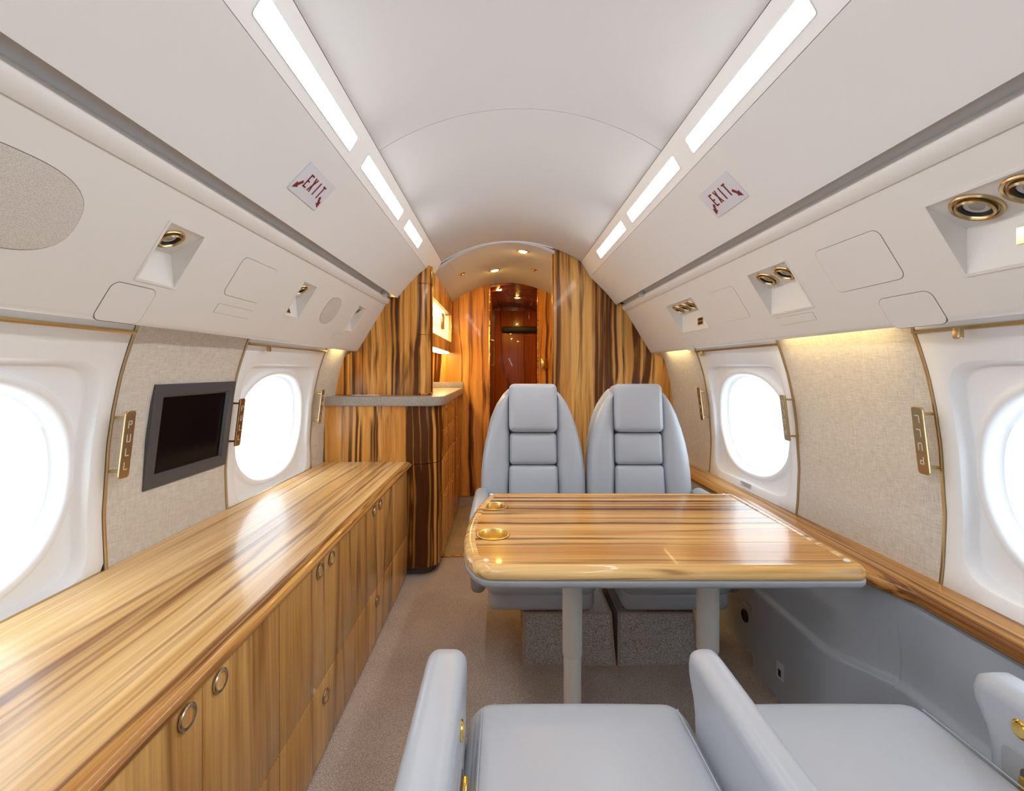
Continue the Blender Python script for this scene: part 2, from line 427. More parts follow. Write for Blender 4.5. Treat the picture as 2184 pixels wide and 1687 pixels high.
# ------------------------------------------------------------------ side walls: fabric panels and windows
def wallpt(side, y, z, d=0):        # d > 0 goes outwards
    return (sx(side, wall_h(z, y) + d), y, Z(z))
ZB = {-1: -.522, 1: -.568}
WIN = {-1: [(-.73, -.035), (.47, 1.176), (1.69, 2.39)], 1: [(-.73, -.035), (.47, 1.177), (1.752, 2.452)]}
ZT = .25
walls = {}
for side, nm in ((-1, 'wall_left'), (1, 'wall_right')):
    root = empty(nm, (sx(side, 1.08), 1.0, 0), kind='structure'); walls[side] = root
    zb = ZB[side]
    # lower hull behind credenza / dado
    mb = MB()
    x0, x1 = sorted((sx(side, 1.12), sx(side, 1.18))); mb.box(x0, x1, Y0 - .1, YE + .3, -.04, Z(zb - .01)); mb.build('lower_lining', 'hull', root, smooth=False)
    edges = [Y0] + [v for w in WIN[side] for v in w] + [3.0 if side < 0 else YB + .02]
    for i in range(0, len(edges), 2):
        a, b = edges[i], edges[i + 1]
        zs = frange(zb - .03, ZT, .025); ys = frange(a + .004, b - .004, .03)
        rows = []
        for y in ys:
            e = smooth(0, .055, min(y - a, b - y))
            rows.append([wallpt(side, y, z, .02 if side < 0 and 1.312 < y < 1.648 and -.328 < z < -.062 else .004 - .010 * e * smooth(0, .09, z - zb - .02)) for z in zs])
        mb = MB(); mb.rings(rows, closed=False)
        mb.rings([[(v[0] + side * .06, v[1], v[2]) for v in r] for r in rows], closed=False)
        o = mb.build('fabric_panel', 'linen', root)

def superell(cy, cz, a, b, n, N=112):
    out = []
    for i in range(N):
        t = 2 * math.pi * i / N; c_, s_ = math.cos(t), math.sin(t)
        r = (abs(c_ / a) ** n + abs(s_ / b) ** n) ** (-1 / n); out.append((cy + r * c_, cz + r * s_))
    return out
wn = 0
def strokes(mb, segs, th, place, dep=.0012):
    """flat bars for lettering: segs in (u,v), place(u,v,w)"""
    for (a, b) in segs:
        a = Vector(a); b = Vector(b); d = (b - a).normalized(); n = Vector((-d.y, d.x)) * th / 2
        q = [a - d * th / 2 + n, a - d * th / 2 - n, b + d * th / 2 - n, b + d * th / 2 + n]
        vs = [place(p.x, p.y, 0) for p in q] + [place(p.x, p.y, dep) for p in q]
        mb.add(vs, [(0, 1, 2, 3), (7, 6, 5, 4), (0, 4, 5, 1), (1, 5, 6, 2), (2, 6, 7, 3), (3, 7, 4, 0)])
GLY = {'P': [((0, 0), (0, 1)), ((0, 1), (.5, 1)), ((.5, 1), (.5, .5)), ((.5, .5), (0, .5))],
       'U': [((0, 1), (0, 0)), ((0, 0), (.5, 0)), ((.5, 0), (.5, 1))],
       'L': [((0, 1), (0, 0)), ((0, 0), (.5, 0))],
       'E': [((0, 0), (0, 1)), ((0, 1), (.5, 1)), ((0, .5), (.4, .5)), ((0, 0), (.5, 0))],
       'X': [((0, 0), (.5, 1)), ((0, 1), (.5, 0))], 'I': [((.25, 0), (.25, 1))], 'T': [((.25, 0), (.25, 1)), ((0, 1), (.5, 1))]}

def pull_handle(side, y, zc, parent, flip=False, lettering=True):
    zt, zb_ = zc + .084, zc - .084
    h0 = wall_h(zc, y)
    bx = h0 - .043
    def pl(u, v, w): return (sx(side, bx + .004 - w - .010 * (v / .084)), y + u, Z(zc + v)) 
    hb = MB(); pillow(hb, rrect(-.0165, .0165, -.088, .088, .008, 4), 0, .007, .002, pl, k=2)
    hd = hb.build('pull_handle', 'brass', parent)
    for z in (.07, -.07):
        pb = MB(); pb.tube([pl(0, z, .002), (sx(side, wall_h(zc + z, y) + .01), y, Z(zc + z))], .004, 8); pb.build('standoff', 'brass', hd)
    if lettering:
        lb = MB()
        for i, ch in enumerate('PULL'):
            segs = []
            for a, b in GLY[ch]:
                f = lambda p: ((p[0] - .25) * .020, .052 - i * .036 + (p[1] - .5) * .018)
                a2, b2 = f(a), f(b)
                if side > 0: a2, b2 = (-a2[0], a2[1]), (-b2[0], b2[1])
                if flip: a2, b2 = (-a2[0], -a2[1]), (-b2[0], -b2[1])
                segs.append((a2, b2))
            strokes(lb, segs, .0022, lambda u, v, w: pl(u, v, .0065 + w))
        lb.build('lettering', 'plug', hd, smooth=False)
    return hd

for side in (-1, 1):
    for wi, (a, b) in enumerate(WIN[side]):
        wn += 1; zb = ZB[side]; zt = .16
        yc = (a + b) / 2
        root = empty('window_%d' % wn, wallpt(side, yc, zb), kind='structure')
        N = 112; zc = -.25
        # outer panel edge: rectangle hit by the same angular rays
        def rect_ray(y0, y1, z0, z1, d):
            out = []
            for i in range(N):
                t = 2 * math.pi * i / N; c_, s_ = math.cos(t), math.sin(t)
                k = min(((y1 if c_ > 0 else y0) - yc) / c_ if abs(c_) > 1e-9 else 9e9, ((z1 if s_ > 0 else z0) - zc) / s_ if abs(s_) > 1e-9 else 9e9)
                out.append(wallpt(side, yc + k * c_, zc + k * s_, d))
            return out
        def se(a_, b_, n, d, dz=0): return [wallpt(side, y, z, d) for y, z in superell(yc, zc + dz, a_, b_, n, N)]
        hw = (b - a) / 2
        rings = [rect_ray(a, b, zb, ZT, .09), rect_ray(a, b, zb, ZT, .004), rect_ray(a + .004, b - .004, zb + .004, ZT, 0),
                 se(hw - .044, .274, 9, 0), se(hw - .047, .271, 9, .002), se(hw - .056, .262, 9, .028), se(hw - .060, .258, 8, .031), se(.297, .253, 2.6, .033), se(.293, .249, 2.5, .031),
                 se(.289, .245, 2.45, .022), se(.285, .241, 2.4, .019), se(.277, .234, 2.35, .019), se(.272, .229, 2.35, .023), se(.268, .225, 2.3, .034), se(.264, .221, 2.3, .052), se(.258, .215, 2.3, .056), se(.256, .213, 2.3, .085)]
        mb = MB(); mb.rings(rings); mb.build('reveal_panel', 'white', root, ang=50)
        mb = MB(); mb.rings([se(.259, .217, 2.3, .070), se(.1, .1, 2.3, .072), se(.003, .003, 2.3, .072)], False, True)
        mb.rings([se(.259, .217, 2.3, .075), se(.1, .1, 2.3, .077), se(.003, .003, 2.3, .077)], False, True); mb.build('pane', 'pane', root)
        # brass trim around the panel
        for yy in (a - .003, b + .003):
            pts = [wallpt(side, yy, z, .0005) for z in frange(zb + .002, .16, .03)]
            mb = MB(); mb.tube(pts, .0042, 6); mb.build('trim_strip', 'brass', root)
        mb = MB(); mb.tube([wallpt(side, y, zb + .003, -.001) for y in frange(a - .003, b + .003, .1)], .0045, 6); mb.build('trim_strip', 'brass', root)
        mb = MB(); mb.tube([(sx(side, wall_h(.09, y) - .007), y, Z(.096)) for y in frange(a - .0, b + .0, .2)], .0055, 6); mb.build('shade_rail', 'brass', root)
        mb = MB(); mb.tube([wallpt(side, y, zb - .006, .002) for y in frange(a, b, .1)], .007, 6); mb.build('shadow_gap', 'gap', root)
        cl = MB(); cy = {(-1, 2): 1.80, (1, 2): 2.37, (1, 1): 1.036, (-1, 1): .56}.get((side, wi), yc)
        cl.bbox(*sorted((sx(side, .975), sx(side, .987))), cy - .009, cy + .009, Z(.070), Z(.096), .003); cl.build('shade_clip', 'brass', root)
        for yy in (a - .008, b + .008):
            pull_handle(side, yy, -.195 if side < 0 else -.185, root, flip=(side > 0))
        if side > 0 and wi == 2:
            lb = MB(); 
            def pl(u, v, w): return wallpt(side, 2.10 + u, -.532 + v, -.0005 - w)
            pillow(lb, rrect(-.045, .045, -.011, .011, .002, 2), 0, .001, .0004, pl, k=1); lab = lb.build('placard', 'signwhite', root)
            tb = MB()
            for r_ in range(3): strokes(tb, [((-.038, .006 - .006 * r_), (.036 - .01 * r_, .006 - .006 * r_))], .0018, lambda u, v, w: pl(u, v, .001 + w), .0004)
            tb.build('print', 'gap', lab, smooth=False)

# ------------------------------------------------------------------ valances with recesses
RECESS = {-1: [(.994, 1.108), (1.665, 1.776), (2.302, 2.407)], 1: [(.66, .902), (1.35, 1.56), (2.025, 2.333)]}
S0, S1 = .070, .214
valroots = {}
for side, nm in ((-1, 'trim_2'), (1, 'trim_3')):
    root = empty(nm, vp(side, 1, 0), kind='structure'); valroots[side] = root
    yend = 2.70 if side < 0 else YB
    ycut = [Y0] + [v for r in RECESS[side] for v in r] + [yend]
    S1s = S1 if side < 0 else .228
    mb = MB()
    def quad(y0, y1, s0, s1):
        ns = 1; mb.add([vp(side, y0, s0), vp(side, y1, s0), vp(side, y1, s1), vp(side, y0, s1)], [(0, 1, 2, 3)])
    for i in range(len(ycut) - 1):
        quad(ycut[i], ycut[i + 1], 0, S0); quad(ycut[i], ycut[i + 1], S1s, VL - .02)
        if i % 2 == 0: quad(ycut[i], ycut[i + 1], S0, S1s)
    # rolled bottom edge returning to the wall
    bot = []
    for k in range(9):
        t = k / 8; ang = t * math.radians(118)
        cs, cd = VL - .02, -.02       # centre of the roll
        bot.append((cs + .02 * math.sin(ang), cd + .02 * math.cos(ang)))
    bot.append((VL + .0, -.09))
    mb.rings([[vp(side, y, s, d) for s, d in bot] for y in (Y0, yend)], closed=False)
    # closing face at the forward end
    mb.add([vp(side, yend, 0), vp(side, yend, VL - .02), vp(side, yend, VL, -.02), vp(side, yend, VL, -.09), vp(side, yend, 0, -.09)], [(0, 1, 2, 3, 4)])
    mb.build('valance_panel', 'cream_panel', root)
    # rolled lip along the top
    lip = [(0.001, .0), (0.0015, .0035), (-.004, .006), (-.014, .0085), (-.026, .0085), (-.036, .005), (-.042, -.003), (-.044, -.014), (-.02, -.02), (0, -.02)]
    mb = MB(); mb.rings([[vp(side, y, s, d) for s, d in lip] for y in (Y0, yend)], True, True); mb.build('valance_lip', 'cream_panel', root, ang=60)

def plate(name, side, y0, y1, s0, s1, r, parent, d=.0012, gap=.0018, mat='cream_panel', poly=None):
    """panel let into the valance: dark shadow gap plate with the panel proud of it"""
    poly = poly or rrect(y0, y1, s0, s1, r, 5)
    if True:
        g = MB(); pillow(g, offset_poly(poly, -gap), -.004, .0004, .0001, lambda u, v, w: vp(side, u, v, w), k=1)
    p = MB(); pillow(p, poly, -.003, d, .0006, lambda u, v, w: vp(side, u, v, w), k=2)
    o = p.build(name, mat, parent); g.build('shadow_gap', 'gap', o, smooth=False); return o
plate('access_hatch', -1, 1.286, 1.474, .075, .198, .018, valroots[-1], gap=.0011)
plate('access_slot', -1, 1.294, 1.470, .228, .257, .003, valroots[-1], gap=.0006)
plate('access_slot', -1, 2.206, 2.327, .240, .275, .004, valroots[-1], gap=.0006)
plate('mask_door', -1, .948, 1.068, .232, .325, .018, valroots[-1], gap=.0014)
plate('access_hatch', 1, 1.68, 1.872, .086, .220, .012, valroots[1], gap=.0005)
plate('access_hatch', 1, 1.024, 1.232, .078, .206, .018, valroots[1], gap=.0011)
plate('access_slot', 1, 1.366, 1.548, .246, .273, .004, valroots[1], gap=.0006)
plate('mask_door', 1, .990, 1.130, .246, .330, .018, valroots[1], gap=.0012)
plate('mask_door', 1, 2.30, 2.40, .266, .330, .012, valroots[1], gap=.0005)

def speaker(side, poly, label):
    p0 = vp(side, sum(p[0] for p in poly) / len(poly), sum(p[1] for p in poly) / len(poly))
    root = empty('speaker_grille', p0, label=label, cat='speaker', group='speaker grilles in the left valance')
    g = MB(); pillow(g, offset_poly(poly, -.0035), -.004, .0006, .0002, lambda u, v, w: vp(side, u, v, w), k=1); g.build('rim', 'cream_panel', root)
    g = MB(); pillow(g, offset_poly(poly, -.0012), -.004, .0010, .0002, lambda u, v, w: vp(side, u, v, w), k=1); g.build('gasket', 'gap', root)
    p = MB(); pillow(p, poly, -.003, .0022, .001, lambda u, v, w: vp(side, u, v, w), k=2, puff=.001); p.build('cloth', 'grille', root)
speaker(-1, superell(.685, .143, .130, .078, 2.6, 64), 'large oval speaker grille with beige mesh at left edge, above the round window')
speaker(-1, superell(2.018, .143, .076, .064, 2.6, 48), 'small oval speaker grille between two recessed lamps near the wood cabinet')

def reading_unit(side, y0, y1, lamps, rad, label, group, plaque=None):
    s1 = S1 if side < 0 else .228
    T = (VA[0] + VD[0] * S0, VA[1] + VD[1] * S0); B = (VA[0] + VD[0] * s1, VA[1] + VD[1] * s1); K = (T[0] + .083, T[1] - .044)
    def P3(p, y): return (sx(side, p[0]), y, Z(p[1]))
    root = empty('reading_light', P3(T, (y0 + y1) / 2), label=label, cat='light', group=group)
    mb = MB(); mb.add([P3(q, y) for y in (y0, y1) for q in (T, K, B)], [(0, 1, 4, 3), (1, 2, 5, 4), (0, 2, 1), (3, 4, 5)])
    mb.build('recess', 'cream_panel', root, smooth=False)
    # thin frame around the opening
    fr = MB(); o_ = rrect(y0 - .005, y1 + .005, S0 - .005, s1 + .005, .004, 3); i_ = rrect(y0 + .001, y1 - .001, S0 + .001, s1 - .001, .002, 3)
    fr.rings([[vp(side, u, v, w) for u, v in q] for q, w in ((o_, -.001), (o_, .0022), (i_, .0022), (i_, -.003))]); fr.build('frame', 'cream_panel', root)
    ud = Vector((K[0] - T[0], K[1] - T[1])).normalized(); nd = Vector((ud.y, -ud.x))
    if nd.y > 0: nd = -nd
    for ly in lamps:
        m = (T[0] + ud.x * .046, T[1] + ud.y * .046); org = P3(m, ly); ax = (side * nd.x, 0, nd.y)
        lb = MB(); lb.lathe([(rad, 0), (rad, .003), (rad * .95, .006), (rad * .84, .004), (rad * .76, -.004), (rad * .72, -.012)], org, ax)
        lamp = lb.build('lamp', 'brass', root)
        rb = MB(); rb.lathe([(rad * .74, -.004), (rad * .74, .008), (rad * .66, .011), (rad * .6, .008), (rad * .57, -.002)], org, ax); rb.build('swivel_ring', 'brass', lamp)
        rb = MB(); rb.lathe([(rad * .58, .006), (rad * .5, .003), (rad * .46, -.004)], org, ax); rb.build('black_baffle', 'blackm', lamp)
        rb = MB(); rb.lathe([(rad * .5, -.003), (rad * .3, .000), (.0005, .001)], org, ax); rb.build('lens', 'lens', lamp)
    def bk(u, v, w):                  # back face coordinates: u along y, v from K (0) to B (1)
        p = (lerp(K[0], B[0], v), lerp(K[1], B[1], v)); n = Vector((B[1] - K[1], -(B[0] - K[0]))).normalized()
        if n.x > 0: n = -n
        return P3((p[0] + n.x * w, p[1] + n.y * w), u)
    if plaque == 'grid':
        yy = y0 + .09
        pb = MB(); pillow(pb, [(yy - .028, .42), (yy + .028, .42), (yy + .028, .78), (yy - .028, .78)], 0, .003, .0005, bk, k=1); pq = pb.build('placard', 'gold', root)
        for r_ in range(2):
            for c_ in range(4):
                kb = MB(); y_ = yy - .0185 + .0123 * c_; v_ = .50 + .19 * r_
                pillow(kb, [(y_ - .0045, v_ - .065), (y_ + .0045, v_ - .065), (y_ + .0045, v_ + .065), (y_ - .0045, v_ + .065)], .003, .004, .0003, bk, k=1); kb.build('key', 'blackm', pq)
    if plaque == 'plain':
        yy = y0 + .118
        pb = MB(); pillow(pb, [(yy - .035, .3), (yy + .035, .3), (yy + .035, .62), (yy - .035, .62)], 0, .003, .0005, bk, k=1); pq = pb.build('placard', 'gold', root)
    if plaque == 'tri':
        yy = y0 + .035
        pb = MB(); pillow(pb, [(yy - .018, .86), (yy + .012, .86), (yy + .004, .5), (yy - .002, .5)], 0, .003, .0004, bk, k=1); pb.build('indicator', 'gold', root)
        pb = MB(); pillow(pb, [(yy - .011, .8), (yy + .006, .8), (yy + .002, .62)], .003, .0036, .0002, bk, k=1); pb.build('indicator_face', 'blackm', root)
    return root
GR = 'recessed brass reading lamps in the cream valances'
reading_unit(-1, *RECESS[-1][0], [1.045], .033, 'recessed single brass lamp beside the large speaker grille, left valance', GR)
reading_unit(-1, *RECESS[-1][1], [1.715], .033, 'recessed single brass lamp with a small gold triangle below it', GR, 'tri')
reading_unit(-1, *RECESS[-1][2], [2.350], .033, 'smallest recessed brass lamp, left valance end by the wood cabinet', GR)
reading_unit(1, *RECESS[1][0], [.843, .754], .040, 'recessed pair of large brass lamps at the right edge of the picture', GR, 'plain')
reading_unit(1, *RECESS[1][1], [1.51, 1.415], .036, 'recessed pair of brass lamps above the right far window', GR)
reading_unit(1, *RECESS[1][2], [2.27, 2.19, 2.11], .034, 'recessed row of three brass lamps over a gold key plate', GR, 'grid')

# warm wash lamps tucked behind the right valance edge, one short one on the left
def wash(side, a, b, label):
    mb = MB(); mb.bbox(*sorted((sx(side, .925), sx(side, .945))), a, b, Z(.108), Z(.116), .002)
    o = mb.build('wash_light', 'warm_strip', label=label, cat='light', group='warm wash lights under the valance edges')
wash(1, 1.22, 1.70, 'warm light strip washing the linen wall panel between the right windows')
wash(1, 2.52, 2.86, 'short warm light strip on the right linen panel beside the wood bulkhead')
wash(-1, 2.44, 2.62, 'short warm light strip on the left linen panel next to the wood cabinet')

# ------------------------------------------------------------------ ceiling light strips
def strip(side, a, b, label):
    di, do_ = Vector(IN), Vector(OUT); L_ = (do_ - di).length; u = (do_ - di) / L_; nn = Vector((u.y, -u.x))
    if nn.x > 0: nn = -nn
    def F(y, s, d): p = di + u * s + nn * d; return (sx(side, p.x), y, Z(p.y))
    root = empty('ceiling_light', F((a + b) / 2, L_ * .5, 0), label=label, cat='light', group='flat light strips in the ceiling fascias')
    s0, s1 = L_ * .35, L_ * .74
    mb = MB(); pillow(mb, rrect(a, b, s0, s1, .005, 4), -.001, .0018, .0006, lambda y, s, d: F(y, s, d), k=2); mb.build('lens', 'strip', root)
    fr = MB(); o_ = rrect(a - .0025, b + .0025, s0 - .0025, s1 + .0025, .006, 4); i_ = rrect(a - .0002, b + .0002, s0 - .0002, s1 + .0002, .005, 4)
    fr.rings([[F(y, s, w) for y, s in q] for q, w in ((o_, -.001), (o_, .0012), (i_, .0012), (i_, -.001))]); fr.build('bezel', 'cream', root)
for side, w, L3 in ((-1, 'left', [(.80, 1.305), (1.41, 1.905), (2.02, 2.345)]), (1, 'right', [(.80, 1.315), (1.415, 1.935), (2.035, 2.56)])):
    for (a, b), t in zip(L3, ('longest, nearest', 'middle', 'shortest, farthest')):
        strip(side, a, b, '%s lit ceiling strip of the three on the %s fascia' % (t, w))
    strip(side, -.9, .62, 'long lit ceiling strip overhead behind the %s row' % w)

# ------------------------------------------------------------------ EXIT signs
def exit_sign(side, y0, y1, label):
    d = Vector((GRV[0] - OUT[0], GRV[1] - OUT[1])); L_ = d.length; d /= L_; n = Vector((d.y, -d.x))
    if n.x > 0: n = -n
    a0, a1 = .070, .166
    def F(y, s, w): p = Vector(OUT) + d * s + n * (w - .0055); return (sx(side, p.x), y, Z(p.y))
    root = empty('exit_sign', F((y0 + y1) / 2, a1, 0), label=label, cat='sign', group='exit signs on the ceiling side panels')
    mb = MB(); pillow(mb, rrect(y0, y1, a0, a1, .004, 3), -.002, .003, .0008, F, k=2); mb.build('plate', 'signwhite', root)
    yc = (y0 + y1) / 2; dirn = 1 if side < 0 else -1        # reading direction
    def T(u, v, w): return F(yc + dirn * u, (a0 + a1) / 2 - v, .003 + w)
    for i, ch in enumerate('EXIT'):
        lb = MB(); segs = [(((p[0] - .25) * .022 + (-.040 + .027 * i), (p[1] - .5) * .038 + .004), ((q[0] - .25) * .022 + (-.040 + .027 * i), (q[1] - .5) * .038 + .004)) for p, q in GLY[ch]]
        strokes(lb, segs, .005, T, .0008); lb.build('letter', 'signred', root, smooth=False)
    for s_ in (-1, 1):
        ab = MB(); a_ = Vector((s_ * .056, -.006)); b_ = Vector((s_ * .080, -.037)); dv = (b_ - a_).normalized(); pv = Vector((-dv.y, dv.x)); nk = b_ - dv * .019
        pts = [tuple(q) for q in (a_ + pv * .0045, nk + pv * .0045, nk + pv * .0105, b_, nk - pv * .0105, nk - pv * .0045, a_ - pv * .0045)]
        n_ = len(pts)
        vs = [T(p[0], p[1], 0) for p in pts] + [T(p[0], p[1], .0008) for p in pts]
        tri = tessellate_polygon([[Vector((p[0], p[1], 0)) for p in pts]])
        ab.add(vs, [tuple(t) for t in tri] + [tuple(i + n_ for i in t) for t in tri] + [(i, (i + 1) % n_, n_ + (i + 1) % n_, n_ + i) for i in range(n_)])
        ab.build('arrow', 'signred', root, smooth=False)
exit_sign(-1, 1.205, 1.382, 'white exit sign with dark red letters on the left ceiling panel')
exit_sign(1, 1.262, 1.445, 'white exit sign with dark red letters on the right ceiling panel')

# ------------------------------------------------------------------ bulkheads
def cabin_outline(side, z_lo, x_in, ext=.006, y=YB):
    """points of the cabin cross-section from the ceiling at x_in down the given side to z_lo (relative z)"""
    h_in = abs(x_in - CX); P = []
    for h in frange(h_in, IN[0], .03): P.append((h, ceil_z(h) + ext))
    P += [(OUT[0] + ext, OUT[1] + ext), (GRV[0] + ext, GRV[1] + ext), (.735, .43), (VA[0] + .008, VA[1] + .006), (VB[0] + .03, VB[1] + .005)]
    for z in (.06, -.015, -.1, -.196, -.378, -.517, -.62):
        if z > z_lo: P.append((wall_h(z, y) + .012, z))
    P.append((wall_h(max(z_lo, -.62), y) + .012, z_lo))
    return [(sx(side, h), z) for h, z in P]
def slab(mb, pts, y0, y1):          # polygon in (x, z rel) extruded in y
    tri = tessellate_polygon([[Vector((x, z, 0)) for x, z in pts]]); n = len(pts)
    mb.add([(x, y, Z(z)) for y in (y0, y1) for x, z in pts], [tuple(t) for t in tri] + [tuple(i + n for i in t) for t in tri] + [(i, (i + 1) % n, n + (i + 1) % n, n + i) for i in range(n)])
    return mb
mb = MB(); slab(mb, cabin_outline(1, -H, .33) + [(.33, -H)], YB, YB + .035)
wd = mb.build('wall_divider', 'wood_bulk', smooth=False, kind='structure')
mb = MB(); mb.bbox(.322, .331, YB - .002, YB + .037, 0.01, Z(ceil_z(.275)) - .002, .003); mb.build('edge_strip', 'wood_galley', wd)
# behind the divider: entry space
mb = MB(); mb.box(.80, .84, YB + .03, YE + .2, 0, Z(.9)); mb.build('wall_entry', 'wood_galley', smooth=False, kind='structure')
# forward bulkhead left and right of the doorway
def varc(x, y):                       # vestibule ceiling height (rel z)
    k = (x - .04) / .48; t = max(0, (y - YC) / (YF - YC)); return lerp(.826, .735, t) - lerp(.19, .17, t) * k * k
mb = MB(); xs = frange(-.66, -.118, .05)
slab(mb, [(x, varc(x, YF) + .01) for x in xs] + [(-.118, -H), (-.66, -H)], YF, YF + .035); wf = mb.build('wall_forward', 'wood_galley', smooth=False, kind='structure')
mb = MB(); xs = frange(.297, .80, .05)
slab(mb, [(x, max(.3, varc(x, YF) + .01)) for x in xs] + [(.80, -H), (.297, -H)], YF, YF + .035); mb.build('jamb_panel', 'wood_galley', wf, smooth=False)
mb = MB(); mb.bbox(-.121, -.112, YF - .004, YF + .039, 0.0, Z(varc(-.118, YF)) - .004, .002); hs = mb.build('hinge_strip', 'gold', wf)
for k in range(22):
    z = .35 + k * .066; kb = MB(); kb.tube([(-.1115, YF - .006, z), (-.1115, YF - .006, z + .05)], .0042, 8); kb.build('knuckle', 'gold', hs)
mb = MB(); mb.bbox(.29, .299, YF - .003, YF + .038, 0, Z(varc(.297, YF)) - .004, .003); mb.build('jamb_edge', 'wood_edge', wf)
mb = MB(); mb.box(-.66, -.118, YF - .012, YF, 0, .085); bb = mb.build('baseboard_forward', 'carpet', smooth=False, kind='structure')
mb = MB(); mb.box(-.66, -.118, YF - .014, YF, .085, .092); mb.build('cap_strip', 'brass', bb, smooth=False)
# vestibule ceiling and the lip where the cabin headliner ends
mb = MB(); xs = frange(-.60, .335, .04)
mb.rings([[(x, y, Z(max(.2, varc(x, y)))) for x in xs] + [(x, y, Z(max(.2, varc(x, y))) + .02) for x in reversed(xs)] for y in (YC + .004, YF + .01)], True, True)
vc = mb.build('ceiling_vestibule', 'cream', kind='structure')
mb = MB(); xs = frange(.325, .80, .05)
mb.rings([[(x, y, Z(max(.2, varc(x, y)))) for x in xs] + [(x, y, Z(max(.2, varc(x, y))) + .02) for x in reversed(xs)] for y in (YB + .036, YF + .01)], True, True); mb.build('entry_panel', 'cream', vc)
mb = MB(); xs = [CX + h for h in frange(-IN[0], .27, .03)]
mb.rings([[(x, y, Z(ceil_z(x - CX)) - .004) for x in xs] + [(x, y, Z(ceil_z(x - CX)) + .02) for x in reversed(xs)] for y in (YC - .004, YC + .012)], True, True)
mb.build('header_lip', 'white', vc)
# vestibule hatch outline and fittings
def vfit(x, y): return Vector((x, y, Z(varc(x, y))))
def vnorm(x): k = 2 * .18 * (x - .04) / .48 ** 2; return Vector((-k, 0, -1)).normalized()
hp = MB(); x0, x1, y0, y1 = -.345, -.275, 3.02, 3.20
hp.rings([[vfit(x, y) + vnorm(x) * d for x, y in ((x0 + i, y0 + i), (x1 - i, y0 + i), (x1 - i, y1 - i), (x0 + i, y1 - i))] for i, d in ((0, -.002), (0, .0015), (.003, .0022))], False, True)
hp.build('access_hatch', 'cream', vc, smooth=False)
def downlight(x, y, label, lit=True, r=.03, hall=False):
    if hall: p = Vector((x, y, Z(hall_z(x, y)))); n = Vector((0, 0, -1))
    else: p = vfit(x, y); n = vnorm(x)
    root = empty('downlight', p, label=label, cat='light', group='small round fittings in the vestibule ceiling')
    mb = MB(); mb.lathe([(r * 1.25, -.002), (r * 1.25, .002), (r * 1.05, .004), (r, .001), (r * .95, -.002)], p, n); mb.build('ring', 'gold', root)
    if lit:
        mb = MB(); mb.lathe([(r * .97, .001), (r * .9, .003), (r * .65, .006), (r * .3, .0075), (.0005, .008)], p, n); mb.build('bulb', 'warm_lamp', root)
    else:
        mb = MB(); mb.lathe([(r, 0), (r * .6, .006), (r * .5, .012), (.0005, .013)], p, n); mb.build('nozzle', 'gold', root)
downlight(.135, 3.10, 'largest lit round downlight in the vestibule ceiling, by the divider edge')
downlight(-.065, 3.50, 'lit round downlight in the vestibule ceiling, left of the doorway')
downlight(-.30, 3.32, 'unlit gold air nozzle in the vestibule ceiling beside the square hatch', False, .02)
downlight(.235, 3.42, 'unlit gold air nozzle in the vestibule ceiling by the right jamb', False, .02)
# hall beyond the doorway
def hall_z(x, y): k = (x - .10) / .40; return .725 - .10 * k * k - .025 * (y - YF) / (YE - YF)
mb = MB(); xs = frange(-.12, .70, .05)
mb.rings([[(x, y, Z(hall_z(x, y))) for x in xs] + [(x, y, Z(hall_z(x, y)) + .02) for x in reversed(xs)] for y in (YF + .03, YE)], True, True)
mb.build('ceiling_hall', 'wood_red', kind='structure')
downlight(-.038, 4.05, 'nearer lit downlight in the dark hall ceiling beyond the doorway', hall=True, r=.026)
downlight(.14, 4.50, 'farther lit downlight in the dark hall ceiling beyond the doorway', hall=True, r=.026)
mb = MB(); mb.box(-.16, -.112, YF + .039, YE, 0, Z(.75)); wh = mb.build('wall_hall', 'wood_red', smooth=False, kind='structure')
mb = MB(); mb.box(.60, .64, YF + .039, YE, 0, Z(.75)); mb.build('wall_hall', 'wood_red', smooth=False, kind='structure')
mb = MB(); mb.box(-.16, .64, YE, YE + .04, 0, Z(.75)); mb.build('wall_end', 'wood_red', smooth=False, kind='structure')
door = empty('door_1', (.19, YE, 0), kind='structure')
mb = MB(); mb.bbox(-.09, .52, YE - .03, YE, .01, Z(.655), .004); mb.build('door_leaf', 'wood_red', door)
mb = MB(); o_ = rrect(.04, .44, Z(-.55), Z(.385), .05, 5); i_ = offset_poly(o_, .006)
mb.rings([[(x, YE - d, z) for x, z in q] for q, d in ((o_, .029), (o_, .0335), (i_, .0335), (i_, .029))]); mb.build('molding', 'wood_edge', door)
mb = MB(); mb.bbox(-.01, .50, YE - .075, YE - .032, Z(.41), Z(.475), .012); mb.build('door_closer', 'blackm', door)
mb = MB(); mb.bbox(.285, .293, YE - .045, YE - .03, Z(.55), Z(.64), .003); mb.build('latch', 'steel', door)
# brass pull on the hall wall edge
mb = MB(); mb.tube([(-.108, 4.2, Z(.27)), (-.085, 4.2, Z(.265)), (-.082, 4.2, Z(.20)), (-.082, 4.2, Z(.10)), (-.085, 4.2, Z(.045)), (-.108, 4.2, Z(.04))], .008, 8)
hd = mb.build('grab_handle', 'gold', label='polished gold grab handle on the hall wall inside the doorway', cat='handle')
mb = MB(); mb.bbox(.32, .378, YF - .016, YF, Z(.005), Z(.09), .004); sw = empty('wall_switch', (.35, YF, Z(.005)), label='square gold switch plate on the right door jamb', cat='switch')
mb.build('plate', 'gold', sw); mb = MB(); mb.bbox(.331, .367, YF - .022, YF - .014, Z(.02), Z(.075), .003); mb.build('rocker', 'gold', sw)

